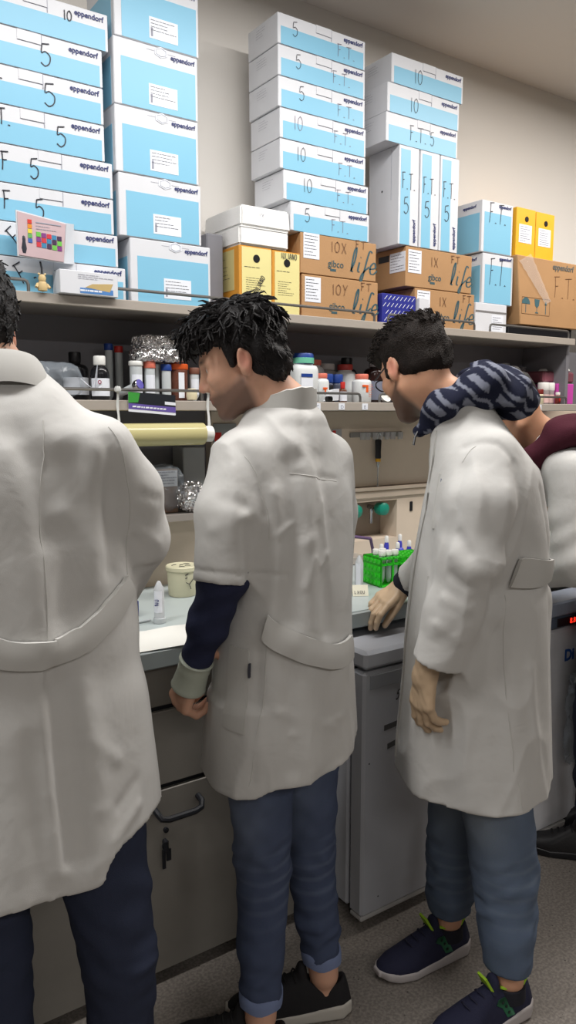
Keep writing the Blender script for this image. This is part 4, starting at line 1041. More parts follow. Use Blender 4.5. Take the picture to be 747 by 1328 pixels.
    f = lambda P: carve(P, ff(P))
    coat = sdf_part('lab_coat', f, (-.25, -.32, .58), (.27, .33, 1.52), .005, M_coat, o)
    seam(ff, [(-0.091, 0.211, 1.399), (-0.098, 0.192, 1.371), (-0.103, 0.175, 1.337), (-0.097, 0.154, 1.264), (-0.089, 0.147, 1.211)], coat); seam(ff, [(-0.095, 0.169, 0.999), (-0.079, 0.169, 0.838), (-0.051, 0.166, 0.684)], coat); seam(ff, [(-0.108, 0.092, 1.346), (-0.142, 0.037, 1.341), (-0.159, -0.056, 1.331)], coat)
    strip('belt', ff, [(-0.096, 0.181, 1.030), (-0.116, 0.125, 0.996), (-0.140, 0.052, 0.959), (-0.158, -0.016, 0.939), (-0.143, -0.082, 0.944)], .055, M_seam, coat, off=.010, th=.003, n=40)
    ft = folded(lambda P: loft(P, S, 2.25), folds, extra)
    patch('pocket', ft, [(0.004, 0.226, 0.981), (-0.050, 0.181, 0.976), (-0.049, 0.182, 0.797), (0.011, 0.232, 0.809)], M_seam, coat)
    strip('pocket_tag', ft, [(-0.054, 0.190, 0.933), (-0.056, 0.189, 0.933), (-0.058, 0.187, 0.933)], .030, mat('dark_tag', (60, 62, 72), .6), coat, off=.005, n=6)
    # stand collar
    ring = []
    nc = np.array(J['neck'])+V3(.012, 0, -.018)
    for k in range(37):
        a = .55+(2*PI-1.1)*k/36; ring.append((math.cos(a), math.sin(a)))
    mb = MB(); rows = [(.084, -.030), (.081, .0), (.077, .030), (.073, .032), (.071, .0), (.073, -.03)]
    vs = [(nc[0]+c*(r+.004)-z*.15, nc[1]+s*r, nc[2]+z-c*.030+.0012*math.sin(i*2.1)*(z > -.01)) for r, z in rows for i, (c, s) in enumerate(ring)]
    mb.add(vs, [(j*37+i, j*37+i+1, (j+1)*37+i+1, (j+1)*37+i) for j in range(5) for i in range(36)]).build('stand_collar', M_seam, coat, smooth=True)
    # navy undershirt sleeve and glove cuff
    e0, w0 = J['lel'], J['lwr']; ns = Noise(8, 9, st=(1, 1, 2))
    fs_ = lambda P: np.maximum(chain(P, [ls+(e0-ls)*.6, e0, e0*.5+w0*.5, w0], [.047, .050, .043, .031], .02)-.0022*ns(P)-.0018*np.sin(P[:, 2]*140+P[:, 0]*60), (P-w0)@((w0-e0)/np.linalg.norm(w0-e0)))
    sdf_part('undershirt_sleeve', fs_, np.minimum(e0, w0)-.12, np.maximum(ls, e0)+.08, .005, mat('navy_knit', (44, 48, 72), .9, bump=.3, bscale=500, spec=.2), o)
    e1, w1 = J['rel'], J['rwr']; fs2 = lambda P: np.maximum(chain(P, [rs+(e1-rs)*.6+V3(0, .012, 0), e1+V3(.0, .006, 0), w1], [.042, .042, .030], .02)-.002*ns(P), (P-w1)@((w1-e1)/np.linalg.norm(w1-e1)))
    sdf_part('undershirt_sleeve', fs2, np.minimum(np.minimum(e1, w1), rs)-.08, np.maximum(np.maximum(e1, w1), rs)+.08, .006, mat('navy_knit', (44, 48, 72)), o)
    a = (w0-e0)/np.linalg.norm(w0-e0); p0, p1 = w0-a*.022, w0+a*.052
    q = Matrix.Rotation(0, 3, 'X') if False else Vector(tuple(p1-p0)).to_track_quat('Z', 'Y').to_matrix(); L = float(np.linalg.norm(p1-p0))
    gc = MB().lathe([(.037, -.002), (.039, 0), (.0385, .004), (.036, .006), (.0355, .02), (.0362, .024), (.0352, .03), (.0385, L-.006), (.040, L-.001), (.039, L+.002), (.036, L), (.034, .01), (.035, -.001)], 28, tuple(p0), None, q)
    gc.build('rolled_glove_cuff', mat('grey_green_latex', (176, 182, 168), .4, bump=.1, bscale=80), o, smooth=True)
    # hair
    nh = Noise(21, 22, st=(1, 1, 1)); nh2 = Noise(22, 9)
    def fh(P):
        q = (P-hcen)@R/.9
        d = ell(q, (-.006, 0, .084), (.108, .086, .060)); d = smin(d, ell(q, (.076, .005, .090), (.044, .062, .034)), .02)
        d = smin(d, ell(q, (-.044, 0, .045), (.072, .079, .080)), .02); d = smin(d, ell(q, (.030, 0, .096), (.07, .078, .043)), .02)
        d = smin(d, cone(q, (.098, .02, .095), (.108, .015, .076), .018, .011), .015); d = smin(d, ell(q, (-.064, 0, -.018), (.048, .064, .055)), .02); d = smin(d, ell(q, (-.022, 0, .040), (.085, .084, .060)), .015); d = smin(d, ell(q, (-.045, 0, -.008), (.060, .078, .066)), .012)
        for s in (-1, 1): d = smin(d, cone(q, (.022, s*.070, .055), (.018, s*.073, .008), .014, .009), .012)
        d = d-.003-.0045*nh(q)-.005*nh2(q)
        c_ = np.maximum(.030-q[:, 0], q[:, 2]-.056); d = np.where((q[:, 0] > .108) & (q[:, 2] > .02), d, smax(d, -c_, .008))
        for s in (-1, 1): d = smax(d, -ell(q, (-.008, s*.092, .0), (.021, .024, .034)), .004)
        return d*.9
    hair = sdf_part('hair', fh, hcen-.2, hcen+.22, .0045, M_hair, o)
    V, N = vnormals(hair)
    def comb(p):
        q = (p-hcen)@R; t = V3(.7, .25*np.sign(q[1])*0+.3, -.35) if q[0] > -.02 and q[2] > .06 else V3(-.15, 0, -1); return R@t
    def ln(p):
        q = (p-hcen)@R; return .036 if q[2] > .07 else .014
    Q = (V-hcen)@R/.9
    locks('hair_locks', V, N, M_hair, hair, 900, ln, comb, 5, r=.0034, lift=.55, curl=.35, sel=(Q[:, 2] > .055))
    locks('hair_locks', V, N, M_hair, hair, 500, lambda p: .016, lambda p: R@V3(-.3, 0, -1), 6, r=.002, lift=.15, curl=.1, sel=(Q[:, 2] <= .055) & (Q[:, 0] < .0))
person_mid()

# ---- person with the patterned hood
def person_right():
    J = dict(pelvis=(0, 0, .95), chest=(.01, 0, 1.24), neck=(0.071, -0.012, 1.487), lsh=(-0.018, 0.151, 1.389), lel=(0.010, 0.200, 1.140), lwr=(0.104, 0.194, 0.887),
             rsh=(0.052, -0.131, 1.389), rel=(.085, -.25, 1.10), rwr=(1.558, 1.655, 0.932), lhip=(0, .085, .92), rhip=(0, -.085, .92),
             lkn=(-0.089, 0.059, 0.341), lan=(-0.097, 0.102, 0.100), rkn=(0.044, -0.102, 0.288), ran=(0.059, -0.090, 0.100), ltoe=(-.02, .18, .03), rtoe=(.17, .03, .03))
    O = V3(*(1.443, 1.263, 0)); al = math.radians(-40); fv, lv = V3(math.sin(al), math.cos(al), 0), V3(-math.cos(al), math.sin(al), 0)
    toL = lambda p: V3((V3(*p)-O)@fv, (V3(*p)-O)@lv, p[2])
    dirL = lambda p: V3(V3(*p)@fv, V3(*p)@lv, p[2])
    J['rwr'] = tuple(toL(J['rwr'])+V3(0, 0, .02))
    YS = math.radians(41); hR = foot(J, 'r', (0.051, -0.068, 0.100), YS); hL = foot(J, 'l', (-0.106, 0.116, 0.100), YS)
    w = np.array(J['lwr'])
    hl = hand_chains(w, (.10, .02, -1), (.75, .62, 0), (.62, -.75, .1), [(.25, .35, .25), (.32, .42, .3), (.40, .5, .3), (.5, .55, .35)], L=.98, thumb=(.86, .28), th_curl=.25, spread=.03)
    rw = np.array(J['rwr']); rd = dirL((-.80, -.05, -.30))
    hr = hand_chains(rw, rd, dirL((-.25, -.35, .9)), dirL((-.1, -.95, -.2)), [(.25, .75, .3), (.35, .8, .4), (.4, .85, .4), (.45, .9, .4)], L=.95, thumb=(.75, .45), th_curl=.3, spread=.07)
    o, hcen, R, J = body_mesh('person in a long white coat with a patterned navy hood and short brown hair', (1.443, 1.263, 0), -40, J,
        ((0.166, -0.017, 1.568), (math.radians(-46), math.radians(26), .0)), [hl, hr], beard=.85, skin=(204, 154, 124), sc=.90)
    for C, nm in ((hl, 'left'), (hr, 'right')):
        lo, hi = lumbox(C, .03); ng = Noise(31, 40)
        wr = np.array(J[nm[0]+'wr']); dd = (C[0][0][1]-C[0][0][0]); dd /= np.linalg.norm(dd)
        fg = lambda P, C=C, wr=wr, dd=dd: np.maximum(smin(hand_field(P, C, .0012, .004), cone(P, wr-dd*.05, wr+dd*.02, .030, .027), .015)-.0006*ng(P), -((P-wr)@dd)-.045)
        sdf_part('latex_glove', fg, lo-.03, hi+.03, .0027, M_glove, o)
    jr = {'l': [.105, .092, .080, .068, .052], 'r': [.100, .086, .074, .064, .050]}
    jeans(o, J, jr, 17, C_JEAN3, (166, 178, 188), .6, hem=(.125, .125), cuff=False, bunch=1.3)
    nav = mat('navy_mesh_fabric', (30, 32, 58), .8, bump=.4, bscale=600); sol = mat('pale_grey_rubber', (186, 180, 180), .6); grn = mat('dark_green_patch', (36, 96, 66), .6); lim = mat('lime_lining', (150, 190, 40), .7); lac = mat('navy_lace', (28, 28, 50), .8)
    shoe(o, hR, YS, .292, nav, sol, grn, None, 0, lim, lac)
    shoe(o, hL, YS, .292, nav, sol, grn, None, 0, lim, lac)
    for s in 'lr':
        a = J[s+'an']; MB().lathe([(.041, -.045), (.040, -.012), (.038, -.010)], 20, tuple(a+V3(0, 0, .0))).build('sock', mat('dark_sock', (30, 30, 40), .9), o, smooth=True)
    S = [(.45, .0, 0, .200, .195, .195), (.60, .0, 0, .195, .190, .190), (.80, .0, 0, .188, .180, .180), (.98, .0, 0, .182, .172, .170), (1.10, .0, 0, .180, .160, .165), (1.24, .0, 0, .184, .138, .150), (1.345, .01, 0, .175, .112, .128), (1.405, .03, 0, .135, .092, .105), (1.455, .045, 0, .090, .078, .086), (1.50, .06, 0, .07, .065, .07)]
    ls, le = J['lsh'], J['lel']; cu = V3(*(0.080, 0.198, 0.908)); rs, re, rw_ = J['rsh'], J['rel'], J['rwr']; rc = re+(rw_-re)*.80
    cr = Crease(15, 4.0, (1, 1, .55)); nb = Noise(13, 3.0, st=(1, 1, .45)); nm_ = Noise(14, 8, st=(1, 1, .6)); axl = (cu-le)/np.linalg.norm(cu-le); axr = (rc-re)/np.linalg.norm(rc-re)
    def base(P):
        d = loft(P, S, 2.2)
        a = chain(P, [ls+V3(0, -.045, -.02), (ls+le)/2, le, (le+cu)/2, cu+axl*.02], [.064, .072, .066, .061, .057], .03); a = np.maximum(a, (P-cu)@axl)
        b = chain(P, [rs+V3(0, .05, -.02), re, rc+axr*.02], [.072, .060, .048], .03); b = np.maximum(b, (P-rc)@axr)
        return smin(smin(d, a, .045), b, .03)
    def carve(P, d):
        d = np.maximum(d, -np.maximum(cone(P, cu-axl*.06, cu+axl*.05, .046, .045), -((P-cu)@axl+.045)))
        d = np.maximum(d, -np.maximum(cone(P, rc-axr*.05, rc+axr*.05, .037, .037), -((P-rc)@axr+.04)))
        d = np.maximum(d, .558+.012*np.sin(2*np.arctan2(P[:, 1], P[:, 0])+.8)-P[:, 2])
        L2 = loft(P, [(s[0]-.1, s[1], s[2], s[3]-.016, s[4]-.016, s[5]-.016) for s in S[:3]], 2.2)
        return np.maximum(d, -np.maximum(L2, P[:, 2]-.61))
    folds = [(((0.062, 0.204, 1.434), (0.006, 0.230, 1.455), (-0.058, 0.212, 1.434), (-0.102, 0.179, 1.378)), .009, -.004), (((0.070, 0.247, 1.404), (0.067, 0.267, 1.266), (0.083, 0.251, 1.129), (0.107, 0.278, 1.031)), .014, -.007),
        (((-0.102, 0.179, 1.361), (-0.093, 0.182, 1.261), (-0.068, 0.209, 1.146), (-0.024, 0.201, 1.003)), .016, -.010),
        (((0.066, 0.308, 1.223), (0.014, 0.294, 1.180)), .012, -.008), (((0.070, 0.309, 1.180), (0.019, 0.295, 1.138), (-0.037, 0.259, 1.129)), .012, .009), (((0.078, 0.312, 1.122), (0.016, 0.274, 1.100)), .011, -.008), (((0.084, 0.293, 1.077), (0.005, 0.271, 1.054)), .012, .007),
        (((0.026, 0.277, 1.349), (0.010, 0.272, 1.220)), .026, .004), (((-0.030, 0.261, 1.349), (-0.040, 0.259, 1.220)), .024, -.004), (((-0.075, 0.228, 1.315), (-0.058, 0.233, 1.216)), .012, .004),
        (((0.099, 0.297, 1.011), (0.023, 0.255, 0.976)), .010, .004), (((0.085, 0.293, 0.969), (0.018, 0.254, 1.031)), .012, -.004),
        (((-0.135, -0.016, 1.331), (-0.142, -0.018, 1.163)), .016, .007), (((-0.106, 0.054, 1.282), (-0.112, 0.031, 1.142)), .014, -.008),
        (((-0.147, -0.019, 1.039), (-0.162, -0.044, 0.868), (-0.189, -0.093, 0.628)), .014, .009), (((-0.123, 0.028, 1.039), (-0.124, 0.028, 0.849), (-0.147, 0.022, 0.533)), .018, -.009), (((-0.085, 0.101, 0.888), (-0.106, 0.095, 0.699), (-0.135, 0.067, 0.524)), .014, .009),
        (((-0.041, 0.155, 0.974), (-0.048, 0.153, 0.773), (-0.069, 0.147, 0.566)), .022, -.008), (((0.003, 0.187, 0.781), (0.000, 0.187, 0.567)), .024, .008), (((0.069, 0.185, 0.773), (0.067, 0.184, 0.566)), .022, -.007), (((0.120, 0.136, 0.729), (0.117, 0.136, 0.573)), .018, .006),
        (((0.137, 0.100, 1.424), (0.148, 0.103, 1.207), (0.164, 0.086, 0.977), (0.165, 0.066, 0.655)), .007, -.005), (((0.104, 0.174, 1.218), (0.105, 0.174, 1.112)), .02, .006)]
    def extra(P):
        th = np.arctan2(P[:, 1], P[:, 0]); z = P[:, 2]
        return .0022*nb(P)+.0008*nm_(P)+.0070*cr(P)+.006*np.clip((.95-z)/.4, 0, 1)*np.sin(th*6+.8+2*z)-.010*np.exp(-((z-1.075)/.035)**2)*(P[:, 0] < -.03)
    ff = folded(base, folds, extra); f = lambda P: carve(P, ff(P))
    coat = sdf_part('lab_coat', f, (-.27, -.36, .42), (.36, .36, 1.54), .005, M_coat, o)
    seam(ff, [(0.068, 0.226, 1.403), (0.053, 0.222, 1.427), (0.031, 0.216, 1.441)], coat); seam(ff, [(-0.055, 0.151, 1.063), (-0.062, 0.149, 0.865), (-0.083, 0.122, 0.555)], coat)
    strip('belt', ff, [(-0.061, 0.128, 1.123), (-0.112, 0.073, 1.107), (-0.154, -0.001, 1.095), (-0.176, -0.058, 1.085)], .052, M_seam, coat, off=.010, th=.003, n=30)
    ft = folded(lambda P: loft(P, S, 2.2), folds, extra)
    patch('breast_pocket', ft, [(0.129, 0.160, 1.339), (0.074, 0.207, 1.330), (0.074, 0.207, 1.207), (0.133, 0.161, 1.208)], M_seam, coat)
    pw = MB()
    for pa, pb in (((0.124, 0.179, 1.328), (0.122, 0.178, 1.319)), ((0.122, 0.178, 1.319), (0.119, 0.178, 1.326)), ((0.115, 0.177, 1.325), (0.113, 0.176, 1.318)), ((0.109, 0.175, 1.323), (0.104, 0.173, 1.323)), ((0.108, 0.175, 1.316), (0.103, 0.173, 1.316)), ((0.099, 0.172, 1.321), (0.094, 0.171, 1.321)), ((0.094, 0.171, 1.321), (0.098, 0.172, 1.313)), ((0.098, 0.172, 1.313), (0.092, 0.17, 1.313)), ((0.087, 0.169, 1.318), (0.083, 0.168, 1.311))):
        q = [snap(ft, np.array(p), .004)[0] for p in (pa, pb)]; pw.tube([tuple(v) for v in q], .0009, 5)
    pw.build('pocket_writing', mat('faded_blue_ink', (120, 128, 150), .7), coat)
    patch('hip_pocket', ft, [(0.129, 0.160, 1.094), (0.075, 0.207, 1.100), (0.091, 0.212, 0.944), (0.138, 0.162, 0.929)], M_seam, coat)
    strip('front_placket', ft, [(0.120, 0.095, 1.433), (0.143, 0.101, 1.280), (0.159, 0.085, 1.091), (0.165, 0.066, 0.854), (0.167, 0.046, 0.605)], .030, M_seam, coat, off=.002, th=.002, up=(1, .4, 0), n=40)
    # open front flap that hangs forward
    # hood
    hz = V3(*(-0.021, -0.047, 1.530)); nk = np.array(J['neck'])
    nh = Noise(41, 9); nh2 = Noise(42, 20)
    def fhood(P):
        d = ell(P, hz+V3(.012, 0, .006), (.088, .115, .050), np.array(Matrix.Rotation(-.15, 3, 'Y')))
        d = smin(d, ell(P, hz+V3(-.045, -.01, -.030), (.060, .105, .050)), .03)
        for s in (-1, 1): d = smin(d, chain(P, [hz+V3(.01, s*.085, -.005), nk+V3(.02, s*.088, -.005), nk+V3(.050, s*.072, -.030), nk+V3(.072, s*.058, -.060)], [.042, .034, .024, .014], .02), .03)
        d = smax(d, -ell(P, nk+V3(.03, 0, .05), (.075, .064, .085)), .012)
        u = (P-hz); return d-.0045*nh(P)-.0018*nh2(P)-.004*np.sin(u[:, 1]*55+u[:, 2]*70+u[:, 0]*25)
    def htint(V):
        u = V-hz; c = np.tile(np.array(lin((34, 37, 54))), (len(V), 1)); a = u[:, 1]*1.0+u[:, 0]*.35; b = u[:, 2]*1.2-u[:, 0]
        cell = np.floor(b/.042); fr = b/.042-cell; zig = np.abs(((a/.060+.5*(cell % 2)) % 1)-.5)*2
        m = np.where(cell % 2 == 0, (np.abs(fr-.25-.5*zig) < .16), ((zig > .42) & (fr > .18) & (fr < .82)))
        g = np.array(lin((120, 124, 138))); c[m] = g; return c
    hood = sdf_part('hood', fhood, hz-V3(.16, .19, .16), hz+V3(.25, .19, .12), .0045, attr_mat('printed_fleece', .95, bump=.4, bscale=260, spec=.1), o, htint)
    MB().tube([tuple(nk+V3(.075, .066, -.058)), tuple(nk+V3(.084, .074, -.078)), tuple(nk+V3(.086, .080, -.095))], .003, 6).build('drawstring', M_black, hood, smooth=True)
    # dark cuff at the wrist of the reaching arm
    a = (rw_-re)/np.linalg.norm(rw_-re); q = Vector(tuple(a)).to_track_quat('Z', 'Y').to_matrix()
    MB().lathe([(.040, -.075), (.042, -.02), (.041, .0), (.036, .003), (.034, -.01)], 24, tuple(rw_-a*.012), None, q).build('knit_cuff', mat('black_navy_knit', (24, 26, 40), .9), o, smooth=True)
    # hair: short back and sides, fuller brushed top
    n1 = Noise(51, 30); n2 = Noise(52, 10)
    def fh(P):
        q = (P-hcen)@R/.9
        d = ell(q, (-.004, 0, .086), (.112, .084, .062)); d = smin(d, ell(q, (-.052, 0, .042), (.070, .076, .080)), .02); d = smin(d, ell(q, (.078, 0, .098), (.042, .06, .042)), .02)
        d = smin(d, ell(q, (-.058, 0, -.002), (.046, .062, .050)), .02); d = smin(d, ell(q, (-.022, 0, .040), (.086, .083, .060)), .015); d = smin(d, ell(q, (-.045, 0, .004), (.060, .077, .058)), .012)
        for s in (-1, 1): d = smin(d, cone(q, (.02, s*.071, .05), (.018, s*.074, -.005), .012, .008), .012)
        d = d-.003-.0022*n1(q)-.003*n2(q)
        d = smax(d, -np.maximum(.03-q[:, 0], q[:, 2]-.055), .008)
        for s in (-1, 1): d = smax(d, -ell(q, (-.008, s*.092, .0), (.021, .024, .034)), .004)
        return d*.9
    hair = sdf_part('hair', fh, hcen-.2, hcen+.22, .0045, M_hair2, o)
    V, N = vnormals(hair); Q = (V-hcen)@R/.9
    locks('hair_tufts', V, N, M_hair2, hair, 900, lambda p: .020, lambda p: R@V3(.8, .2, .5), 7, r=.0016, lift=.8, curl=.15, sel=(Q[:, 2] > .075))
    locks('hair_tufts', V, N, M_hair2, hair, 500, lambda p: .012, lambda p: R@V3(-.35, 0, -1), 8, r=.0010, lift=.05, curl=.05, sel=(Q[:, 2] <= .075) & (Q[:, 0] < .02))
    # glasses
    gl = MB(); Wg = lambda x, y, z: tuple(hcen+R@V3(x, y, z)*.9)
    gl.tube([Wg(-.005, .078, .020), Wg(.03, .078, .022), Wg(.092, .070, .018)], .0018, 6).tube([Wg(-.005, -.078, .020), Wg(.03, -.078, .022), Wg(.092, -.070, .018)], .0018, 6)
    for s in (-1, 1): gl.tube([Wg(.103-.0012*abs(y)*100*.06, y, .008+.018*math.sin(t)) for t in np.linspace(0, 2*PI, 20) for y in [s*.036+.026*math.cos(t)]], .0018, 6)
    gl.tube([Wg(.104, -.011, .014), Wg(.107, 0, .017), Wg(.104, .011, .014)], .0018, 6)
    gl.build('glasses', M_black, o, smooth=True)
person_right()

# ---- back view at the left edge
def person_left():
    J = dict(pelvis=(0, 0, .97), chest=(.0, 0, 1.28), neck=(.02, .02, 1.535), lsh=(-.02, .20, 1.43), lel=(.0, .25, 1.16), lwr=(.2, .18, 1.02), rsh=(-0.074, -0.160, 1.419), rel=(-0.029, -0.218, 1.232), rwr=(.22, -.22, .99),
             lhip=(0, .095, .94), rhip=(0, -.095, .94), lkn=(.01, .07, .50), lan=(-.01, .07, .10), rkn=(-0.064, -0.145, 0.432), ran=(-.04, -.15, .10), ltoe=(.13, .09, .03), rtoe=(.10, -.18, .03))
    hL = foot(J, 'l', J['lan'], .1); hR = foot(J, 'r', J['ran'], -.2)
    hr = hand_chains(V3(*J['rwr']), (.95, .15, -.15), (.1, -.2, 1), (.1, 1, .2), [.35, .4, .45, .5]); hl = hand_chains(V3(*J['lwr']), (.95, -.15, -.15), (.1, .2, 1), (.1, -1, .2), [.35, .4, .45, .5])
    o, hcen, R, J = body_mesh('person seen from behind in a long belted white coat at the left edge', (0.363, 1.366, 0), 0, J, ((.062, .055, 1.60), (.15, math.radians(24), .1)), [hr, hl], beard=.3)
    jr = {'l': [.100, .088, .070, .060, .050], 'r': [.100, .088, .070, .062, .050]}
    jeans(o, J, jr, 23, C_JEAN1, (60, 68, 92), .3, hem=(.07, .07), cuff=False)
    shoe(o, hL, .1, .285, MATS['black_mesh_fabric'], MATS['off_white_rubber'], laces=MATS['black_lace']); shoe(o, hR, -.2, .285, MATS['black_mesh_fabric'], MATS['off_white_rubber'], laces=MATS['black_lace'])
    S = [(.55, .0, 0, .262, .180, .185), (.75, 0, 0, .245, .170, .178), (.95, 0, 0, .228, .158, .165), (1.10, 0, 0, .214, .148, .152), (1.25, 0, 0, .205, .135, .142), (1.37, .0, 0, .188, .120, .130), (1.440, .0, 0, .150, .102, .112), (1.505, .01, .01, .11, .085, .090), (1.54, .02, .015, .078, .070, .072)]
    arms = []
    for s in 'lr':
        e, w = J[s+'el'], J[s+'wr']; arms.append((J[s+'sh'], e, e+(w-e)*.85))
    cr = Crease(65, 3.4, (1, 1, .45)); nb = Noise(61, 2.6, st=(1, 1, .4)); nm_ = Noise(62, 8, st=(1, 1, .6))
    def base(P):
        d = loft(P, S, 2.3)
        for a, e, c in arms:
            ax = (c-e)/np.linalg.norm(c-e); q = np.maximum(chain(P, [a+V3(0, -.03*np.sign(a[1]), -.02), (a+e)/2, e, c+ax*.02], [.068, .062, .054, .046], .03), (P-c)@ax); d = smin(d, q, .042)
        return d
    def carve(P, d):
        for a, e, c in arms:
            ax = (c-e)/np.linalg.norm(c-e); d = np.maximum(d, -np.maximum(cone(P, c-ax*.05, c+ax*.05, .036, .036), -((P-c)@ax+.04)))
        y = P[:, 1]; hem = np.where(P[:, 0] < 0, .676+.045/(1+np.exp((y+.085)/.006)), .650)+.008*np.sin(y*22)
        d = np.maximum(d, hem-P[:, 2])
        L2 = loft(P, [(s[0]-.1, s[1], s[2], s[3]-.016, s[4]-.016, s[5]-.016) for s in S[:3]], 2.3)
        return np.maximum(d, -np.maximum(L2, P[:, 2]-.66))
    folds = [(((-0.150, 0.012, 1.444), (-0.168, -0.014, 1.384), (-0.169, -0.016, 1.282)), .022, -.011), (((-0.129, 0.042, 1.403), (-0.146, 0.017, 1.282), (-0.159, -0.001, 1.101)), .024, .010), (((-0.191, -0.048, 1.391), (-0.188, -0.043, 1.294), (-0.175, -0.025, 1.145)), .026, -.009), (((-0.167, -0.118, 1.430), (-0.178, -0.135, 1.327), (-0.163, -0.147, 1.204)), .016, -.010),
        (((-0.174, -0.093, 1.414), (-0.185, -0.109, 1.314), (-0.186, -0.110, 1.186)), .018, .009), (((-0.195, -0.036, 1.308), (-0.205, -0.050, 1.310)), .018, .008), (((-0.116, -0.185, 1.328), (-0.099, -0.231, 1.313)), .008, -.005), (((-0.115, -0.184, 1.260), (-0.101, -0.234, 1.231)), .010, .006), (((-0.097, -0.193, 1.184), (-0.082, -0.242, 1.170)), .008, -.006),
        (((-0.178, -0.011, 1.332), (-0.173, -0.003, 1.085)), .005, -.003), (((-0.185, -0.003, 1.060), (-0.199, -0.007, 0.952), (-0.216, -0.014, 0.734)), .010, -.012), (((-0.198, -0.022, 1.024), (-0.211, -0.041, 0.895), (-0.215, -0.047, 0.735)), .020, -.012), (((-0.186, 0.012, 1.053), (-0.201, 0.008, 0.905), (-0.217, 0.003, 0.727)), .016, .012), (((-0.208, -0.072, 1.017), (-0.215, -0.082, 0.885), (-0.216, -0.083, 0.722)), .022, .010),
        (((-0.211, -0.111, 0.741), (-0.184, -0.178, 0.775)), .010, .008), (((-0.199, -0.129, 0.794), (-0.185, -0.179, 0.818)), .010, -.006), (((-0.212, -0.078, 0.925), (-0.201, -0.133, 0.877)), .010, .006), (((-0.210, -0.075, 0.805), (-0.224, -0.096, 0.802)), .008, .005), (((-0.149, 0.048, 1.024), (-0.154, 0.059, 0.701)), .03, .008), (((-0.164, 0.027, 0.947), (-0.169, 0.037, 0.687)), .02, -.006),
        (((-0.153, 0.007, 1.445), (-0.171, -0.124, 1.456)), .02, .004)]
    def extra(P):
        th = np.arctan2(P[:, 1], P[:, 0]); z = P[:, 2]; y = P[:, 1]
        e = .0026*nb(P)+.0008*nm_(P)+.0085*cr(P)+.006*np.clip((.98-z)/.4, 0, 1)*np.sin(th*7+2*z)
        return e+.010*np.clip((.93-z)/.25, 0, 1)*(P[:, 0] < 0)/(1+np.exp(-(y+.05+(.93-z)*.10)/.005))-.006*np.exp(-((z-1.02)/.04)**2)
    ff = folded(base, folds, extra); f = lambda P: carve(P, ff(P))
    coat = sdf_part('lab_coat', f, (-.28, -.36, .53), (.34, .36, 1.58), .006, M_coat, o)
    seam(ff, [(-0.172, -0.020, 1.510), (-0.178, -0.011, 1.332), (-0.173, -0.004, 1.097)], coat); seam(ff, [(-0.152, -0.132, 1.473), (-0.144, -0.155, 1.385), (-0.131, -0.172, 1.277), (-0.122, -0.176, 1.186)], coat)
    strip('belt', ff, [(0.043, 0.115, 1.118), (-0.074, 0.086, 1.106), (-0.133, 0.053, 1.090), (-0.183, -0.000, 1.085), (-0.203, -0.048, 1.090), (-0.203, -0.100, 1.111), (-0.163, -0.148, 1.137), (-0.122, -0.176, 1.168)], .046, M_seam, coat, off=.008, th=.005, n=60)
    # shirt collar
    nc = V3(.022, .02, 1.515); mb = MB(); n = 44; ring = [(math.cos(a), math.sin(a)) for a in np.linspace(.5, 2*PI-.5, n)]
    rows = [(.098, -.022), (.094, -.006), (.082, .022), (.076, .030), (.070, .028), (.070, -.02)]
    vs = [(nc[0]+c*r-.01, nc[1]+s*r*1.02, nc[2]+z-c*.026-.006*(z < -.01)*abs(s)) for r, z in rows for c, s in ring]
    mb.add(vs, [(j*n+i, j*n+i+1, (j+1)*n+i+1, (j+1)*n+i) for j in range(5) for i in range(n-1)]).build('shirt_collar', M_seam, coat, smooth=True)
    n1 = Noise(71, 24); n2 = Noise(72, 9)
    def fh(P):
        q = (P-hcen)@R; d = ell(q, (-.008, 0, .075), (.112, .086, .070)); d = smin(d, ell(q, (-.055, 0, .030), (.070, .078, .090)), .02); d = smin(d, ell(q, (-.060, 0, -.025), (.045, .058, .045)), .02)
        d = d-.003*n1(q)-.004*n2(q); d = smax(d, -np.maximum(.03-q[:, 0], q[:, 2]-.055), .008)
        for s in (-1, 1): d = smax(d, -ell(q, (-.004, s*.088, -.004), (.024, .024, .034)), .006)
        return d
    hair = sdf_part('hair', fh, hcen-.2, hcen+.2, .005, M_hair, o); V, N = vnormals(hair)
    locks('hair_locks', V, N, M_hair, hair, 700, lambda p: .02, lambda p: R@V3(-.4, 0, -.8), 9, r=.002, lift=.25, curl=.15, sel=((V-hcen)@R)[:, 0] < .05)
person_left()

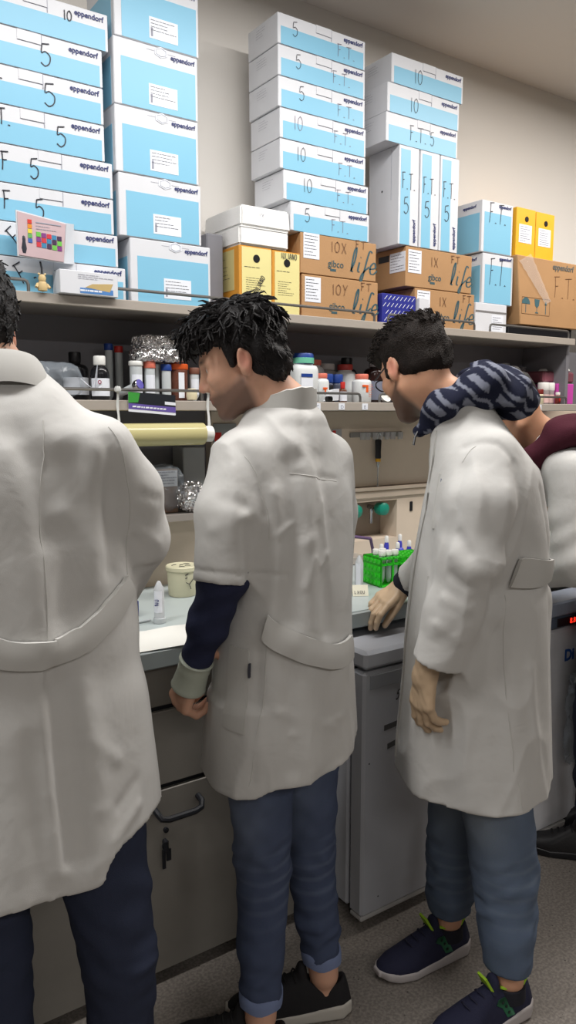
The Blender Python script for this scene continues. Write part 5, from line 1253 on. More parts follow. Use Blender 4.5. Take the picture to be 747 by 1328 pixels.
# ---- person at the right edge, leaning over the bench with a maroon hood
def person_far():
    J = dict(pelvis=(-.02, 0, .95), chest=(.12, .03, 1.22), neck=(.235, .075, 1.39), lsh=(.13, .20, 1.29), lel=(.10, .235, 1.03), lwr=(.27, .10, .95), rsh=(.17, -.14, 1.29), rel=(.30, -.22, 1.08), rwr=(.48, -.12, .95),
             lhip=(-.02, .09, .92), rhip=(-.02, -.09, .92), lkn=(.03, .10, .50), lan=(.0, .10, .10), rkn=(.04, -.11, .50), ran=(.0, -.12, .10), ltoe=(.15, .10, .03), rtoe=(.15, -.13, .03))
    hL = foot(J, 'l', (0.027, 0.038, 0.100), .12); hR = foot(J, 'r', J['ran'], -.05)
    hl = hand_chains(V3(*J['lwr']), (.85, -.2, -.3), (.3, .2, 1), (.1, -1, .2), [.35, .4, .45, .5]); hr = hand_chains(V3(*J['rwr']), (.85, .2, -.3), (.3, .2, 1), (.1, 1, .2), [.35, .4, .45, .5])
    o, hcen, R, J = body_mesh('person at the right edge in white coat and maroon hood leaning over the bench', (2.240, 1.393, 0), -30, J, ((.335, .125, 1.465), (.1, math.radians(45), .0)), [hl, hr], beard=.4, skin=(190, 142, 112))
    jr = {'l': [.100, .086, .068, .060, .050], 'r': [.100, .086, .068, .060, .050]}
    jeans(o, J, jr, 29, (40, 44, 58), (60, 66, 84), .3, hem=(.07, .07), cuff=False)
    bl = mat('black_leather', (22, 21, 23), .45, bump=.15, bscale=300)
    shoe(o, hL, .12, .285, bl, M_black, laces=MATS['black_lace']); shoe(o, hR, -.05, .285, bl, M_black, laces=MATS['black_lace'])
    nb = Noise(81, 4); nm_ = Noise(82, 9)
    S = [(.50, -.03, 0, .20, .13, .18), (.75, -.03, 0, .19, .13, .17), (.95, -.02, 0, .18, .13, .16), (1.08, .03, .01, .178, .130, .150), (1.20, .09, .02, .182, .140, .145), (1.30, .15, .04, .165, .115, .125), (1.36, .19, .06, .11, .085, .10), (1.40, .21, .07, .08, .07, .08)]
    def base(P):
        d = loft(P, S, 2.2)
        for s in 'lr':
            a, e, w = J[s+'sh'], J[s+'el'], J[s+'wr']; c = e+(w-e)*.9; ax = (c-e)/np.linalg.norm(c-e)
            d = smin(d, np.maximum(chain(P, [a+V3(0, -.02*np.sign(a[1]), -.01), e, c+ax*.02], [.076, .068, .054], .03), (P-c)@ax), .025)
        return d
    extra = lambda P: .005*nb(P)+.002*nm_(P)+.004*np.sin(P[:, 2]*75+P[:, 0]*50)*np.exp(-((P[:, 2]-1.08)/.10)**2)*(P[:, 1] > .12)
    ff = folded(base, [], extra)
    sdf_part('lab_coat', lambda P: np.maximum(ff(P), .52-P[:, 2]), (-.27, -.36, .48), (.62, .36, 1.44), .008, M_coat, o)
    nk = J['neck']; nh = Noise(91, 10)
    fhd = lambda P: smin(smin(ell(P, nk+V3(-.085, .01, .015), (.085, .12, .06)), chain(P, [nk+V3(-.05, .10, .0), nk+V3(.01, .10, -.06), nk+V3(.03, .085, -.13), nk+V3(.02, .085, -.22)], [.042, .034, .026, .022], .02), .04), chain(P, [nk+V3(-.05, -.09, .0), nk+V3(.02, -.09, -.06), nk+V3(.05, -.07, -.13)], [.04, .03, .02], .02), .04)-.005*nh(P)
    sdf_part('maroon_hood', fhd, nk-V3(.24, .22, .30), nk+V3(.16, .22, .14), .006, mat('maroon_fleece', (70, 34, 44), .95, bump=.3, bscale=300, spec=.1), o)
    n1 = Noise(95, 20)
    def fh(P):
        q = (P-hcen)@R; d = ell(q, (-.008, 0, .075), (.110, .084, .068)); d = smin(d, ell(q, (-.055, 0, .030), (.068, .076, .080)), .02); d = d-.003*n1(q)
        return smax(d, -np.maximum(.03-q[:, 0], q[:, 2]-.055), .008)
    sdf_part('hair', fh, hcen-.2, hcen+.2, .006, M_hair, o)
person_far()
# ================================================================== things on the middle shelf
M_clear = mat('clear_plastic', (225, 228, 230), .12, trans=.85, ior=1.2, var=.0)
M_amber = mat('dark_amber_glass', (44, 26, 24), .12, var=.02)
M_blackglass = mat('black_bottle', (26, 26, 30), .2)
M_hdpe = mat('natural_white_plastic', (218, 222, 222), .4, var=.02)
M_blue2 = mat('blue_cap_plastic', (34, 66, 140), .4); M_mint = mat('mint_green_plastic', (110, 190, 160), .4)
M_peach = mat('peach_cap', (216, 116, 96), .45); M_redc = mat('red_cap', (196, 48, 42), .4); M_orangec = mat('orange_cap', (228, 98, 42), .4); M_graycap = mat('grey_cap', (150, 150, 152), .4)
M_frost = mat('frosted_tube', (196, 202, 204), .3, var=.03)
def jar(name, label, cat, x, y, z, r, hb, cap, rc, hc, body, lab=None, shoulder=.8, group=None, sq=None, neck=None, ribs=True):
    """bottle or jar: body, cap and, where it has one, a wrap-round label"""
    t = thing(name, label, cat, (x, y, z), group=group)
    rn = neck or rc*.88; sh = hb*shoulder
    prof = [(0, 0), (r*.9, 0), (r, r*.12), (r, sh)]
    for k in range(1, 5): a = k/4*PI/2; prof.append((rn+(r-rn)*math.cos(a), sh+(hb-sh)*.8*math.sin(a)))
    prof += [(rn, hb+.003), (0, hb+.003)]
    n = 4 if sq else 22
    if sq:
        bm = bmesh.new(); V = []
        mb = MB(); k = 28
        vs = []
        for rr, zz in prof:
            for i in range(k):
                a = 2*PI*i/k; e = 4 if rr > rn*1.05 else 2; c, s_ = math.cos(a), math.sin(a); q = (abs(c)**e+abs(s_)**e)**(-1/e); vs.append((rr*q*c, rr*q*s_*sq, zz))
        mb.add(vs, [(j*k+i, j*k+(i+1) % k, (j+1)*k+(i+1) % k, (j+1)*k+i) for j in range(len(prof)-1) for i in range(k)]); mb.build('bottle_body', body, t, smooth=True)
    else: MB().lathe(prof, n).build('bottle_body', body, t, smooth=True)
    if cap:
        cp = [(rc*.96, hb), (rc, hb+.002), (rc, hb+hc*.86), (rc*.93, hb+hc), (0, hb+hc)]
        MB().lathe([(rn*.98, hb-.002)]+cp, 22).build('cap', cap, t, smooth=True)
    if lab:
        m_, z0, z1, a0, a1 = lab
        sy_ = sq or 1
        MB().lathe([(r+.0006, hb*z0), (r+.0006, hb*z1)], 14, a0=a0, a1=a1).build('label', m_, t, smooth=True) if not sq else MB().box(-r*.7, r*.3, -r*sy_-.0008, -r*sy_+.001, hb*z0, hb*z1).build('label', m_, t)
    return t
A0, A1 = -PI*.95, -PI*.15
z = MSZ
jar('reagent_bottle', 'black bottle with black cap behind the clear plastic bag', 'bottle', .803, 2.27, z, .038, .112, M_black, .018, .03, M_blackglass, (M_label, .15, .6, A0, A1))
b = jar('reagent_bottle', 'small dark bottle with white cap and warning label at left of shelf', 'bottle', .848, 2.19, z, .027, .102, M_white, .0175, .026, M_blackglass, (M_label, .12, .62, A0, A1), shoulder=.72)
MB().lathe([(.0055, 0), (.0055, .0005)], 12, c=(-.012, -.0285, .052), mtx=Matrix.Rotation(PI/2, 3, 'X')).build('hazard_mark', mat('crimson_print', (150, 40, 70), .5), b)
MB().lathe([(.0032, .0006), (0, .0007)], 12, c=(-.012, -.0285, .052), mtx=Matrix.Rotation(PI/2, 3, 'X')).lathe([(.0045, 0), (.0, .0006)], 4, c=(-.012, -.0285, .034), mtx=Matrix.Rotation(PI/2, 3, 'X')).build('hazard_print', M_label, b)
# clear bag
def crumple(name, lo, hi, m, parent, seed, amp, f=30, h=.006, pw=3):
    lo, hi = np.array(lo), np.array(hi); c = (lo+hi)/2; r = (hi-lo)/2; n1 = Noise(seed, f, 9); n2 = Noise(seed+1, f*2.3, 9)
    fld = lambda P: (((np.abs((P-c)/r)**pw).sum(1))**(1/pw)-1)*r.min()-amp*(1-2*np.abs(n1(P)))-amp*.45*(1-2*np.abs(n2(P)))
    o = sdf_part(name, fld, lo-amp*3-.01, hi+amp*3+.01, h, m, parent); return o
t = thing('plastic_bag', 'clear crumpled plastic bag lying behind the left white coat', 'bag', (.72, 2.22, z+.001))
crumple('bag_film', (-.125, -.06, .006), (.085, .06, .105), mat('clear_bag_film', (176, 186, 196), .12, alpha=.32, bump=.5, bscale=30), t, 3, .0035, 11)
MB().tube([(.07, -.03, .06), (.10, -.05, .03), (.112, -.055, .10), (.108, -.05, .03), (.125, -.045, .085)], .0022, 5).build('bag_tie', M_label, t, smooth=True)
# tilted tube with purple top
t = thing('capped_tube', 'tilted tube with foil rim and purple disc cap on the shelf rail', 'tube', (.953, 2.155, z+.046))
q = Vector((.35, -.75, .28)).normalized().to_track_quat('Z', 'Y').to_matrix()
MB().lathe([(.010, -.075), (.012, -.01)], 16, mtx=q).build('tube_body', M_frost, t, smooth=True)
MB().lathe([(.013, -.014), (.0165, -.006), (.017, .004), (.015, .006)], 20, mtx=q).build('foil_rim', M_foil, t, smooth=True)
MB().lathe([(.0148, .004), (.0148, .0072), (0, .0075)], 20, mtx=q).build('disc_cap', mat('violet_cap', (72, 62, 160), .4), t)
# tubes in a row
def tube(label, x, y, r, h, cap, body=M_frost, lab=True, hc=.02, group=None, name='centrifuge_tube'):
    t = thing(name, label, 'tube', (x, y, z), group=group)
    MB().lathe([(0, 0), (r*.35, .001), (r*.95, .016), (r, .02), (r, h-hc), (0, h-hc)], 18).build('tube_body', body, t, smooth=True)
    MB().lathe([(r*1.1, h-hc), (r*1.16, h-hc+.002), (r*1.16, h-.002), (r*1.08, h), (0, h)], 20).build('cap', cap, t, smooth=True)
    if lab: MB().lathe([(r+.0005, h*.2), (r+.0005, h*.66)], 10, a0=-PI*.85, a1=-PI*.25).build('label', M_label, t, smooth=True)
tube('white-capped jar tube under the left end of the foil packs', .966, 2.20, .019, .118, M_white, hc=.014)
tube('peach-capped tube with a paper label under the foil packs', 1.010, 2.20, .0165, .118, M_peach)
tube('slim uncoloured tube between peach-capped and blue-capped tubes', 1.041, 2.22, .010, .112, M_frost, lab=False, hc=.012)
tube('blue-capped tube under the right end of the foil packs', 1.066, 2.20, .0145, .112, M_blue2, lab=False)
jar('wide_jar', 'wide brownish jar with an orange-red screw lid', 'jar', 1.115, 2.22, z, .031, .098, M_orangec, .033, .017, mat('rust_tinted_plastic', (120, 72, 58), .25, alpha=.8), (M_label, .1, .9, -PI*.62, -PI*.42), shoulder=.95, neck=.030)
tube('brown-capped tube right of the wide orange-lidded jar', 1.168, 2.21, .015, .105, mat('brown_cap', (120, 78, 62), .5))
tag(MB().lathe([(0, 0), (.014, .002), (.016, .012), (.015, .03), (.011, .036), (0, .036)], 12, c=(1.135, 2.165, z+.002), sx=1.1).build('foam_stopper', mat('cream_foam', (222, 212, 178), .8), smooth=True), 'cream foam stopper in front of the orange-lidded jar', 'stopper')
tube('blue-capped tube standing at the back left of the foil packs', .925, 2.31, .012, .175, M_blue2, lab=False); tube('red-capped tube standing at the back beside the blue-capped one', .962, 2.32, .012, .17, M_redc, lab=False)
def foil_pack(label, x, y, zz, w, d, h, seed, rz=0):
    t = thing('foil_pack', label, 'foil pack', (x, y, zz), rz, group='foil wrapped packs')
    n1 = Noise(seed, 38, 9); n2 = Noise(seed+9, 90, 9)
    fld = lambda P: ((np.abs(P[:, 0]/(w/2))**8+np.abs(P[:, 1]/(d/2))**8+np.abs((P[:, 2]-h/2)/(h/2))**4)**(1/8)-1)*.02-.0016*(1-2*np.abs(n1(P)))-.0011*(1-2*np.abs(n2(P)))
    o = sdf_part('foil_wrap', fld, (-w/2-.02, -d/2-.02, -.015), (w/2+.02, d/2+.02, h+.015), .0025, M_foil, t); o.data.polygons.foreach_set('use_smooth', [False]*len(o.data.polygons))
foil_pack('lower foil-wrapped pack resting on the tube caps', 1.045, 2.22, z+.120, .145, .09, .036, 5); foil_pack('upper foil-wrapped pack on top of the lower one', 1.055, 2.22, z+.158, .145, .09, .037, 8, .04)
# leaflet stuck on the shelf edge
t = thing('leaflet', 'small green, black and purple leaflet hanging on the middle shelf edge', 'leaflet', (.898, SHY-.0145, MSZ-.038), 0)
W2, H3 = .15, .062
MB().prism([(0, .006), (W2, -.006), (W2, H3-.008), (0, H3)], -.001, 0).build('sheet', M_label, t)
MB().prism([(0, .030), (W2, .018), (W2, H3-.008), (0, H3)], -.0016, -.001).build('dark_print', mat('black_print', (30, 34, 40), .4), t)
MB().prism([(0, .031), (.03, .032), (.036, H3-.004), (.022, H3-.002), (0, H3)], -.002, -.0016).build('green_print', mat('green_print', (60, 150, 60), .4), t)
MB().prism([(0, .014), (W2, .002), (W2, .018), (0, .030)], -.0017, -.001).build('purple_band', mat('purple_print', (100, 84, 160), .4), t)
MB().prism([(.115, .026), (W2, .023), (W2, .032), (.115, .035)], -.0021, -.001).build('white_box_print', M_label, t)
mb = MB(); r = random.Random(2); xx = .012
while xx < .118:
    e = xx+r.uniform(.004, .012); zz = .019-.08*xx; mb.add([(xx, -.0022, zz), (e, -.0022, zz), (e, -.0022, zz+.0045), (xx, -.0022, zz+.0045)], [(0, 1, 2, 3)]); xx = e+.0022
mb.build('print_words', M_label, t)
# film roll hanging from strips under the shelf
t = thing('film_roll', 'yellowish film roll hung below the middle shelf by clear strips', 'roll', (0, 0, 0))
zr = 1.403; xr = 1.155
MB().lathe([(.030, 0), (.0335, .002), (.0335, .55), (.030, .552)], 28, c=(xr-.57, 2.10, zr), mtx=Matrix.Rotation(PI/2, 3, 'Y')).build('film', mat('yellow_film', (190, 182, 132), .22, var=.05, scale=5), t, smooth=True)
MB().lathe([(.012, -.015), (.0235, -.014), (.0245, 0), (.0245, .012), (.02, .015), (.010, .014)], 24, c=(xr-.002, 2.10, zr), mtx=Matrix.Rotation(PI/2, 3, 'Y')).build('end_plug', M_white, t, smooth=True)
for x0, w in ((xr+.002, .008), (.865, .007)):
    mb = MB(); vs = []
    for k in range(14):
        u = k/13; a = math.sin(u*9)*.25
        vs += [(x0-w*math.cos(a)/2+.001*math.sin(k), 2.10+.004*math.sin(u*5), MSZ+.028-u*(MSZ+.028-zr-.01)), (x0+w*math.cos(a)/2, 2.098+.004*math.sin(u*5)-w*math.sin(a)/2, MSZ+.028-u*(MSZ+.028-zr-.01))]
    mb.add(vs, [(2*k, 2*k+1, 2*k+3, 2*k+2) for k in range(13)]).build('hanging_strip', mat('milky_tape', (206, 208, 206), .25), t, smooth=True)
    MB().lathe([(0, -.010), (.009, -.006), (.011, 0), (.008, .008), (0, .01)], 8, c=(x0, 2.10, MSZ+.030)).build('knot', MATS['milky_tape'], t, smooth=True)
# things on the low ledge behind the roll
LZ = 1.151
t = thing('carton_in_bag', 'small brown and white carton in a clear bag on the low ledge', 'box', (1.03, 2.24, LZ))
MB().box(-.02, .075, -.03, .05, 0, .14, c=.003).build('carton', mat('dull_brown_card', (130, 104, 84), .7), t); MB().box(-.018, .072, -.0312, -.03, .085, .135).build('pale_panel', M_label, t)
lines(t, 0, .07, .09, .135, 5, off=.0325, seed=77)
crumple('bag_film', (-.03, -.05, .004), (.10, .055, .15), MATS['clear_bag_film'], t, 13, .004, 24)
t = thing('white_tub', 'small white tub with a dark stripe left of the bagged carton', 'tub', (.955, 2.22, LZ))
MB().lathe([(.034, 0), (.040, .12), (.041, .122), (0, .122)], 22).build('tub_body', M_white, t, smooth=True); MB().lathe([(.043, .122), (.044, .132), (.038, .136), (0, .136)], 22).build('lid', M_white, t, smooth=True)
MB().lathe([(.0376, .04), (.0386, .075)], 12, a0=-PI*.8, a1=-PI*.2).build('label', mat('cream_label', (214, 206, 176), .6), t)
tag(MB().box(1.145, 1.225, 2.25, 2.33, LZ, LZ+.205, c=.003).build('grey_box', mat('cool_grey_plastic', (150, 152, 152), .5)), 'grey plastic box behind the foil ball on the low ledge', 'box')
t = thing('foil_ball', 'crumpled ball of aluminium foil on the low ledge beside the white sleeve', 'foil', (1.145, 2.195, LZ+.005))
o = crumple('foil_sheet', (-.045, -.03, .002), (.05, .035, .085), M_foil, t, 23, .008, 26, .003, 2); o.data.polygons.foreach_set('use_smooth', [False]*len(o.data.polygons))
# centre bottles
b = jar('reagent_bottle', 'big white square bottle with dark blue cap and mint ring', 'bottle', 1.585, 2.20, z, .050, .132, M_blue2, .038, .034, M_hdpe, (M_label, .15, .72, A0, A1), sq=.8, shoulder=.78, neck=.038)
MB().lathe([(.0395, .132), (.0395, .150), (.036, .152)], 24).build('mint_ring', M_mint, b, smooth=True)
MB().box(-.035, .012, -.0425, -.041, .085, .096).build('blue_stripe', M_blue2, b)
jar('powder_jar', 'tall pale jar with peach lid at the back beside the big white bottle', 'jar', 1.70, 2.29, z, .038, .135, M_peach, .027, .018, M_hdpe, None, group=None)
b = jar('powder_jar', 'small white jar with peach lid in front of the tall peach-lidded jar', 'jar', 1.655, 2.185, z, .027, .084, M_peach, .021, .016, M_hdpe, None)
MB().box(-.013, .006, -.0285, -.0268, .045, .051, ).box(-.006, .000, -.0285, -.0268, .028, .046).build('orange_mark', M_orangec, b)
jar('powder_jar', 'grey-lidded jar with dark stripes at the back of the middle shelf', 'jar', 1.765, 2.30, z, .036, .12, mat('pale_grey_lid', (186, 182, 178), .4), .031, .022, mat('grey_jar', (150, 146, 142), .4), (M_black, .80, .86, -PI, 0), shoulder=.9)
for i, x in enumerate((1.713, 1.757)):
    jar('buffer_bottle', ('left blue-capped clear bottle behind the little white box', 'right blue-capped clear bottle beside the large red-lidded jar')[i], 'bottle', x, 2.225, z, .021, .07, M_blue2, .021, .031, mat('smoky_plastic', (92, 96, 112), .2, alpha=.85), None, group='blue-capped clear bottles', shoulder=.85)
jar('reagent_bottle', 'black bottle with black cap at the back above the red-lidded jar', 'bottle', 1.885, 2.33, z, .040, .135, M_black, .022, .036, M_blackglass, None)
jar('powder_jar', 'large white jar with dull red lid behind the front red-marked jar', 'jar', 1.825, 2.265, z, .042, .12, mat('dull_red_lid', (178, 62, 56), .4), .029, .02, M_hdpe, None)
b = jar('powder_jar', 'white jar with red lid and big red mark at the shelf front', 'jar', 1.822, 2.165, z, .035, .084, M_peach, .0245, .017, M_hdpe, None, shoulder=.85)
MB().prism([(-.022, .062), (.002, .062), (.002, .036), (-.008, .036), (-.008, .055), (-.022, .055)], -.0358, -.03).build('red_mark', M_orangec, b)
lines(b, .004, .028, .018, .066, 7, off=.0352, seed=41, m=M_orangec, th=.2)
b = jar('vial', 'small amber vial with a bright red cap at the shelf rail', 'vial', 1.735, 2.165, z, .015, .05, M_redc, .0085, .022, mat('amber_glass', (96, 52, 30), .15), (M_label, .1, .75, A0, A1))
jar('vial', 'small amber vial with dark cap left of the red-capped one', 'vial', 1.70, 2.19, z, .014, .045, M_black, .010, .016, MATS['amber_glass'], None)
t = thing('small_carton', 'small white carton leaning on the shelf rail left of the vials', 'box', (1.645, 2.155, z+.003), .12)
MB().prism([(0, 0), (.06, .004), (.062, .044), (.028, .038)], -.012, .012).build('carton', M_card, t)
tag(MB().lathe([(.010, 0), (.010, .02), (0, .02)], 14, c=(1.640, 2.135, z+.0105), mtx=Matrix.Rotation(PI/2, 3, 'Y')).build('loose_cap', M_black, smooth=True), 'loose black cap lying in front of the leaning white carton', 'cap')
b = jar('reagent_bottle', 'dark amber bottle with grey cap and grey label beside the short-haired head', 'bottle', 1.945, 2.24, z, .040, .135, M_graycap, .020, .033, M_amber, (mat('blue_grey_label', (120, 124, 140), .6), .08, .6, -PI, 0))
t = thing('plastic_scoop', 'white plastic scoop lying by the rail left of the ear', 'scoop', (1.925, 2.15, z+.02))
MB().lathe([(0, -.016), (.012, -.013), (.020, 0), (.021, .001), (.0125, -.011), (0, -.014)], 18, mtx=Matrix.Rotation(.9, 3, 'X')).tube([(.015, 0, .006), (.05, .01, .012), (.085, .012, .008)], .0045, 8).build('scoop_body', M_white, t, smooth=True)
# right bottles (in the corner beyond the hood)
def rj(*a, **k): return jar(*a, **k)
tube('left white tube of the pair beside the patterned hood', 2.60, 2.20, .016, .07, M_white, hc=.012); tube('right white tube of the pair beside the patterned hood', 2.64, 2.21, .015, .075, M_frost, hc=.012)
tube('tall slim white tube left of the blue-capped bottle', 2.672, 2.17, .011, .098, mat('cream_cap', (214, 206, 192), .5), lab=False)
rj('reagent_bottle', 'large black bottle at the back of the right shelf end', 'bottle', 2.77, 2.31, z, .055, .15, M_graycap, .02, .03, M_blackglass, None)
rj('reagent_bottle', 'small bottle with bright blue cap and yellow contents at right end', 'bottle', 2.722, 2.17, z, .020, .058, mat('bright_blue_cap', (50, 60, 190), .4), .019, .034, mat('straw_liquid', (196, 180, 140), .3), None)
rj('vial', 'clear vial with a pale cap behind the blue-capped bottle', 'vial', 2.80, 2.24, z, .020, .09, mat('cream_cap', (214, 206, 192)), .013, .02, mat('olive_glass', (110, 100, 78), .2), None)
b = rj('vial', 'short vial with orange-red cap right of the blue-capped bottle', 'vial', 2.778, 2.165, z, .017, .042, M_orangec, .016, .022, M_hdpe, (M_redc, .3, .6, A0, A1))
rj('vial', 'short pale vial with dark red cap next to the orange-red one', 'vial', 2.828, 2.165, z, .018, .044, mat('dark_red_cap', (120, 40, 36), .4), .017, .02, mat('cream_label', (214, 206, 176)), None)
for i, x in enumerate((2.868, 2.918)):
    rj('screw_jar', ('left white-capped clear jar at the right shelf end', 'right white-capped clear jar beside the pink box')[i], 'jar', x, 2.175+.01*i, z, .024, .060, M_white, .0255, .034, mat('clear_jar', (186, 176, 176), .25, alpha=.7), (mat('pink_white_label', (226, 190, 186), .5), .1, .7, A0, A1), shoulder=.95, neck=.024, group='white-capped clear jars')
rj('vial', 'small red vial with white top in front of the pink box', 'vial', 2.925, 2.142, z, .012, .04, M_white, .010, .012, MATS['dark_red_cap'], (M_redc, .2, .8, -PI*.6, -PI*.3))
t = thing('magenta_box', 'bright pink box at the right end of the middle shelf', 'box', (2.955, 2.17, z+.001)); MB().box(0, .12, 0, .12, 0, .09, c=.002).build('carton', mat('magenta_card', (206, 78, 176), .45), t); MB().box(.03, .07, -.0008, 0, .06, .072).build('white_print', M_label, t)
t = thing('graduated_cylinder', 'tall clear graduated cylinder behind the white-capped jars', 'cylinder', (2.90, 2.32, z)); MB().lathe([(.03, 0), (.03, .008), (.018, .012), (.018, .165), (.02, .168), (.017, .168), (.017, .014)], 20).build('cylinder_body', mat('smoky_clear', (120, 116, 122), .15, alpha=.5), t, smooth=True)
t = thing('plastic_tray', 'reddish clear plastic tray with a white lid on the pink box', 'tray', (2.90, 2.20, z+.096)); MB().box(0, .22, 0, .14, .0, .05, c=.008).build('tray_body', mat('rosy_clear_plastic', (140, 84, 96), .15, alpha=.8, bump=.3, bscale=30), t); MB().lathe([(0, .0), (.07, 0), (.075, .004), (.072, .012), (0, .016)], 24, c=(.14, .06, .051)).build('lid', M_white, t, smooth=True)

# ================================================================== things on the service panel
t = thing('hook_rail', 'row of clear hooks on the beige panel holding a screwdriver', 'rail', (1.88, PY+.003, 1.36))
MB().box(0, .27, -.006, 0, .012, .032, c=.002).build('rail_strip', mat('grey_clear_strip', (150, 146, 142), .3, alpha=.8), t)
for i, x in enumerate((.06, .085, .125, .15, .185, .215, .255)):
    mb = MB(); vs = []
    for k in range(9):
        a = PI*k/8; vs += [(x+.014*math.cos(a), -.008-.012*math.sin(a), .03), (x+.012*math.cos(a), -.007-.009*math.sin(a), .002)]
    mb.add(vs, [(2*k, 2*k+1, 2*k+3, 2*k+2) for k in range(8)]).build('hook', mat('clear_hook', (196, 196, 198), .15, alpha=.6), t, smooth=True)
t = thing('screwdriver', 'screwdriver with black handle and yellow ring hanging from the hooks', 'screwdriver', (2.012, PY-.014, 1.178))
MB().lathe([(0, 0), (.0028, .001), (.0028, .008), (.002, .010), (.002, .075), (.0048, .078), (.006, .09), (.007, .098)], 10).build('shaft', M_steel, t, smooth=True)
MB().lathe([(.0105, .098), (.0105, .108), (.010, .110)], 14).build('yellow_ring', M_yellow, t, smooth=True)
MB().lathe([(.0105, .110), (.0125, .116), (.0115, .135), (.0128, .16), (.0135, .176), (.012, .184), (0, .186)], 6).build('handle', M_black, t, smooth=True)
MB().tube([(-.006, 0, .18), (-.004, -.002, .20), (.005, -.002, .21), (.012, 0, .2)], .003, 6).build('hanging_loop', M_frost, t, smooth=True)
tag(MB().prism([(2.10, MSZ-.085), (2.17, MSZ-.075), (2.172, MSZ-.03), (2.10, MSZ-.030)], 2.118, 2.1195).build('sticky_note', M_paley), 'yellow sticky note hanging under the middle shelf beside the hood', 'note')
t = thing('red_sticker', 'narrow red sticker on a clear plate left of the hook rail', 'sticker', (1.795, PY+.003, 1.345)); MB().box(0, .045, -.003, 0, 0, .06).build('plate', mat('clear_hook', (196, 196, 198)), t); MB().box(.002, .016, -.0045, -.003, .008, .055).build('red_strip', M_redc, t)
t = thing('wall_notice', 'grey notice plate with a red corner behind the short-sleeved person', 'sign', (1.285, PY+.003, 1.30)); MB().box(0, .09, -.004, 0, 0, .13, c=.001).build('plate', mat('cool_grey_plastic', (150, 152, 152)), t); MB().box(.004, .03, -.0055, -.004, .07, .10).build('red_corner', M_redc, t)

# ================================================================== things on the bench
BZ1 = BZ+.001
t = thing('plastic_tub', 'cream plastic tub with lid and black scribbles on the bench', 'tub', (1.075, 2.135, BZ1))
MB().lathe([(0, 0), (.041, 0), (.043, .003), (.047, .083)], 28).build('tub_body', mat('cream_plastic', (214, 210, 180), .45), t, smooth=True)
MB().lathe([(.047, .080), (.051, .081), (.051, .092), (.048, .095), (.044, .094), (0, .093)], 28).build('lid', MATS['cream_plastic'], t, smooth=True)
sc = MB()
for (a, b_) in (((-.02, -.02), (-.005, -.028)), ((.005, -.01), (.02, -.02)), ((-.03, .01), (-.012, .016)), ((.012, .014), (.03, .008)), ((-.008, .0), (.006, .004))):
    sc.tube([(a[0], a[1], .0945), ((a[0]+b_[0])/2, (a[1]+b_[1])/2+.004, .0946), (b_[0], b_[1], .0945)], .0012, 4)
for (x, zz, dx, dz) in ((-.012, .07, .01, .005), (-.012, .06, .006, .003), (.0, .04, .018, .018), (.002, .038, .004, -.012), (-.010, .048, .01, -.006)):
    mb_y = lambda xx: -math.sqrt(max(0, .0468**2-xx*xx))-.0008
    sc.tube([(x, mb_y(x), zz), (x+dx, mb_y(x+dx), zz+dz)], .0012, 4)
sc.build('scribbles', M_ink, t)
t = thing('upturned_tube', 'clear conical tube with dark writing standing on its cap near the papers', 'tube', (.876, 1.880, BZ1))
MB().lathe([(.0165, 0), (.0168, .002), (.0168, .013), (.0145, .014), (.0145, .012)], 20).build('cap', M_frost, t, smooth=True)
MB().lathe([(.0142, .013), (.0142, .094), (.005, .113), (.003, .115), (0, .1155)], 20).build('tube_body', mat('clear_tube_wall', (214, 218, 222), .15, alpha=.75), t, smooth=True)
MB().lathe([(.0146, .03), (.0146, .09)], 12, a0=-PI*1.0, a1=-PI*.45).build('label', M_label, t, smooth=True)
hand('HC'.replace('H', 'N').replace('C', 'U'), .008, .010, t, (-.0085, -.0135, .05), rot=(PI/2, -PI/2, -.35), m=M_navy, th=.002)
t = thing('card_box', 'low white card box with a navy end beside the left sleeve', 'box', (.80, 1.99, BZ1), -.1); MB().box(-.06, .055, -.02, .03, 0, .045, c=.002).build('carton', M_card, t); MB().box(.015, .0552, -.021, .0305, .002, .0455).build('navy_panel', mat('navy_card', (44, 56, 120), .5), t)
pp = MB(); g = []
for j in range(9):
    for i in range(13):
        u, v = i/12, j/8; g.append((.60+.32*u+.02*v, 1.668+.165*v-.015*u, BZ1+.0008+.003*abs(math.sin(u*9+v*4))*v+.004*max(0, v-.8)*math.sin(u*7)))
pp.add(g, [(j*13+i, j*13+i+1, (j+1)*13+i+1, (j+1)*13+i) for j in range(8) for i in range(12)])
tag(pp.build('paper_towel', M_paper, smooth=True), 'white paper towel spread along the bench edge between two people', 'paper')
tag(MB().cyl((.70, 1.895, BZ1+.004), (.862, 1.905, BZ1+.004), .004, .003, 10).build('glass_rod', M_frost, smooth=True), 'thin pale rod lying on the bench by the upturned tube', 'rod')
def tent(label, x, y, rz, w=.05):
    t = thing('tent_card', label, 'card', (x, y, BZ1), rz, group='folded name cards'); MB().add([(-w/2, -.018, 0), (w/2, -.018, 0), (w/2, 0, .032), (-w/2, 0, .032), (w/2, .018, 0), (-w/2, .018, 0)], [(0, 1, 2, 3), (3, 2, 4, 5)]).build('folded_card', M_paley if False else mat('ivory_card', (224, 220, 200), .6), t)
    o = hand('JXES'.replace('J', 'L').replace('E', 'O').replace('S', 'U'), .007, .009, t, (-.02, -.0165, .008), rot=(PI/2-.5, 0, 0), th=.0014)
tent('front ivory folded card with small writing on the bench edge side', 1.53, 1.815, -.5); tent('rear ivory folded card behind the written one', 1.505, 1.885, -.5)
tag(MB().box(1.545, 1.60, 1.95, 2.01, BZ1, BZ1+.05, c=.012).build('tape_dispenser', mat('charcoal_plastic', (70, 74, 80), .4)), 'charcoal dispenser behind the folded cards on the bench', 'dispenser')
